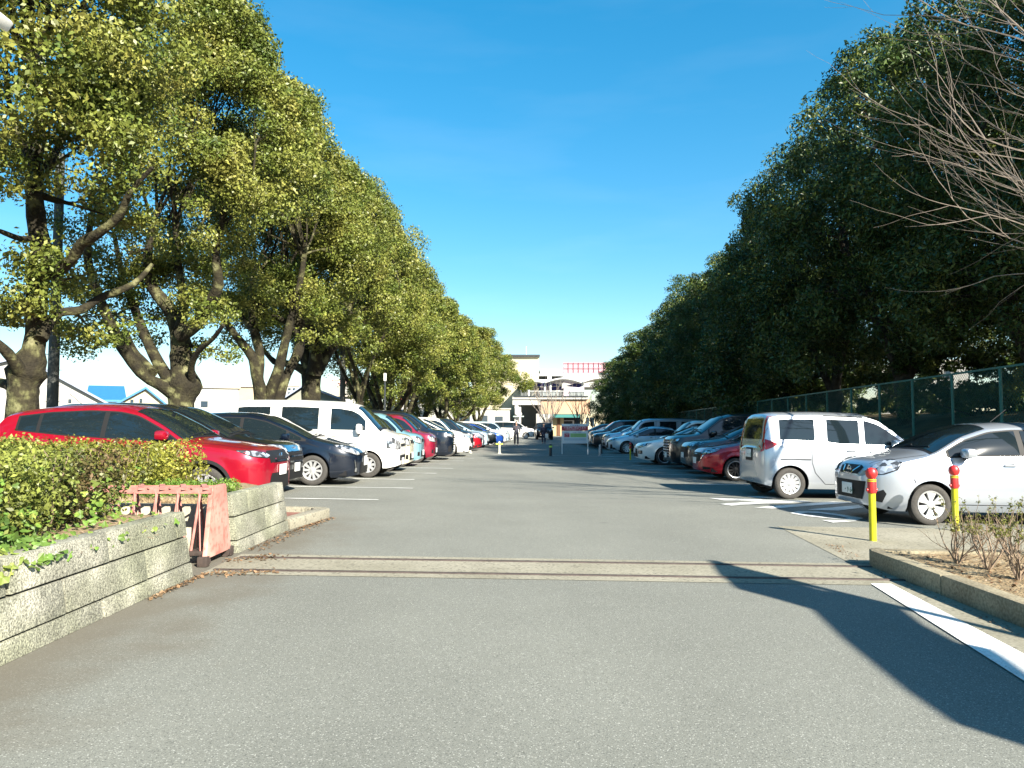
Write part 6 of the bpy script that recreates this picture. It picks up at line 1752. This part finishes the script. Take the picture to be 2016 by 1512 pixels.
car('kei', KEI, P_white, -2.3, 35.4, 1, 'white box car partly hidden behind the white people carrier')
car('kei', KEI, P_black, -2.0, 37.8, 1, 'black box car roof seen beyond the white ones on the left')
car('hatch', HATCH, P_redmz, -1.68, 40.6, 1, 'small red hatchback in the middle of the left row')
car('suv', SUV, P_silver, -1.65, 43.2, 1, 'silver compact car right behind the small red hatchback')
car('miniv', MINIV, P_pale, -1.5, 46.0, 1, 'pale blue minivan before the bright blue hatchback', 'minivan')
car('suv', SUV, P_grey, -1.1, 48.6, 1, 'dark grey car nearest before the bright blue hatchback')
car('hatch', HATCH, P_blue, -.62, 52.0, 1, 'bright blue hatchback with multi-spoke wheel on the left')
car('sedan', SEDAN, P_navy, -.75, 54.6, 1, 'navy saloon just beyond the bright blue hatchback')
car('miniv', MINIV, P_white, -.45, 57.2, 1, 'white minivan beyond the navy saloon', 'minivan')
car('kei', KEI, P_pale, -.3, 59.8, 1, 'pale blue box car beyond the far white minivan')
car('wagon', WAGON, P_silver, -.2, 62.4, 1, 'silver wagon near the far end of the left row')
car('sedan', SEDAN, P_white, .1, 65.0, 1, 'white saloon near the far end of the left row')
car('suv', SUV, P_white, .2, 68.5, 1, 'white SUV last in the left row')
car('bigvan', BIGVAN, P_white, 2.5, 84.0, 1, 'white van with black windows standing alone behind the walking person', 'van', 'vehicles at the far end of the lane')
q = at(1072.5, 866)
root = build_car(JEEP, P_navy, label='dark boxy off-road vehicle driving this way behind the person in navy', cat='off-road car', group='vehicles at the far end of the lane'); root['len'] = 4.2
root['yaw'] = -math.pi / 2; place(root, q.x, q.y, 1); root.location = (q.x, q.y + 2.1, G(q.x, q.y))
# right side
car('micra', MICRA, P_silver, 5.28, 11.62, -1, 'silver hatchback with big oval headlight nearest on the right, cut by the picture edge', group=RGc)
tk = car('tank', TANK, P_silver2, 8.66, 15.4, 1, 'silver box minivan parked tail-out with tall red tail lamp', 'minivan', RGc)
car('hatch', HATCH, P_redmz, 5.05, 20.35, -1, 'dark red hatchback with black wheels left of the silver box minivan', group=RGc)
car('cross', CROSS, P_grey, 5.30, 22.9, -1, 'dark grey crossover half hidden behind the dark red hatchback', group=RGc)
car('bigvan', BIGVAN, P_black, 5.32, 25.5, -1, 'black big minivan with tall chrome grille on the right', 'minivan', RGc)
ws = car('aero', AERO, P_white, 4.72, 28.3, -1, 'white low aero saloon with black front corner plate and dark wheels', group=RGc)
car('kei', KEI, P_white, 6.2, 31.0, -1, 'white box car behind the white aero saloon', group=RGc)
car('sedan', SEDAN, P_pale, 5.12, 39.9, -1, 'pale blue-white saloon just beyond the small yellow post', group=RGc)
car('van', VAN, P_silver, 6.4, 43.0, -1, 'tall pale wagon behind the pale saloon on the right', 'van', RGc)
car('miniv', MINIV, P_silver, 5.6, 45.6, -1, 'silver minivan beyond the tall pale wagon', 'minivan', RGc)
car('cross', CROSS, P_black, 5.2, 48.2, -1, 'black crossover beyond the silver minivan, right side', group=RGc)
car('bigvan', BIGVAN, P_black, 5.3, 50.8, -1, 'black minivan right of the notice board', 'minivan', RGc)
car('hatch', HATCH, P_pale, 5.2, 53.4, -1, 'pale blue hatchback touching the edge of the notice board', group=RGc)
car('wagon', WAGON, P_teal, 5.3, 56.0, -1, 'pale teal wagon behind the notice board edge', group=RGc)
car('sedan', SEDAN, P_white, 5.2, 58.6, -1, 'white saloon beyond the pale teal wagon', group=RGc)
car('miniv', MINIV, P_navy, 5.2, 61.2, -1, 'dark minivan last in the right row', 'minivan', RGc)
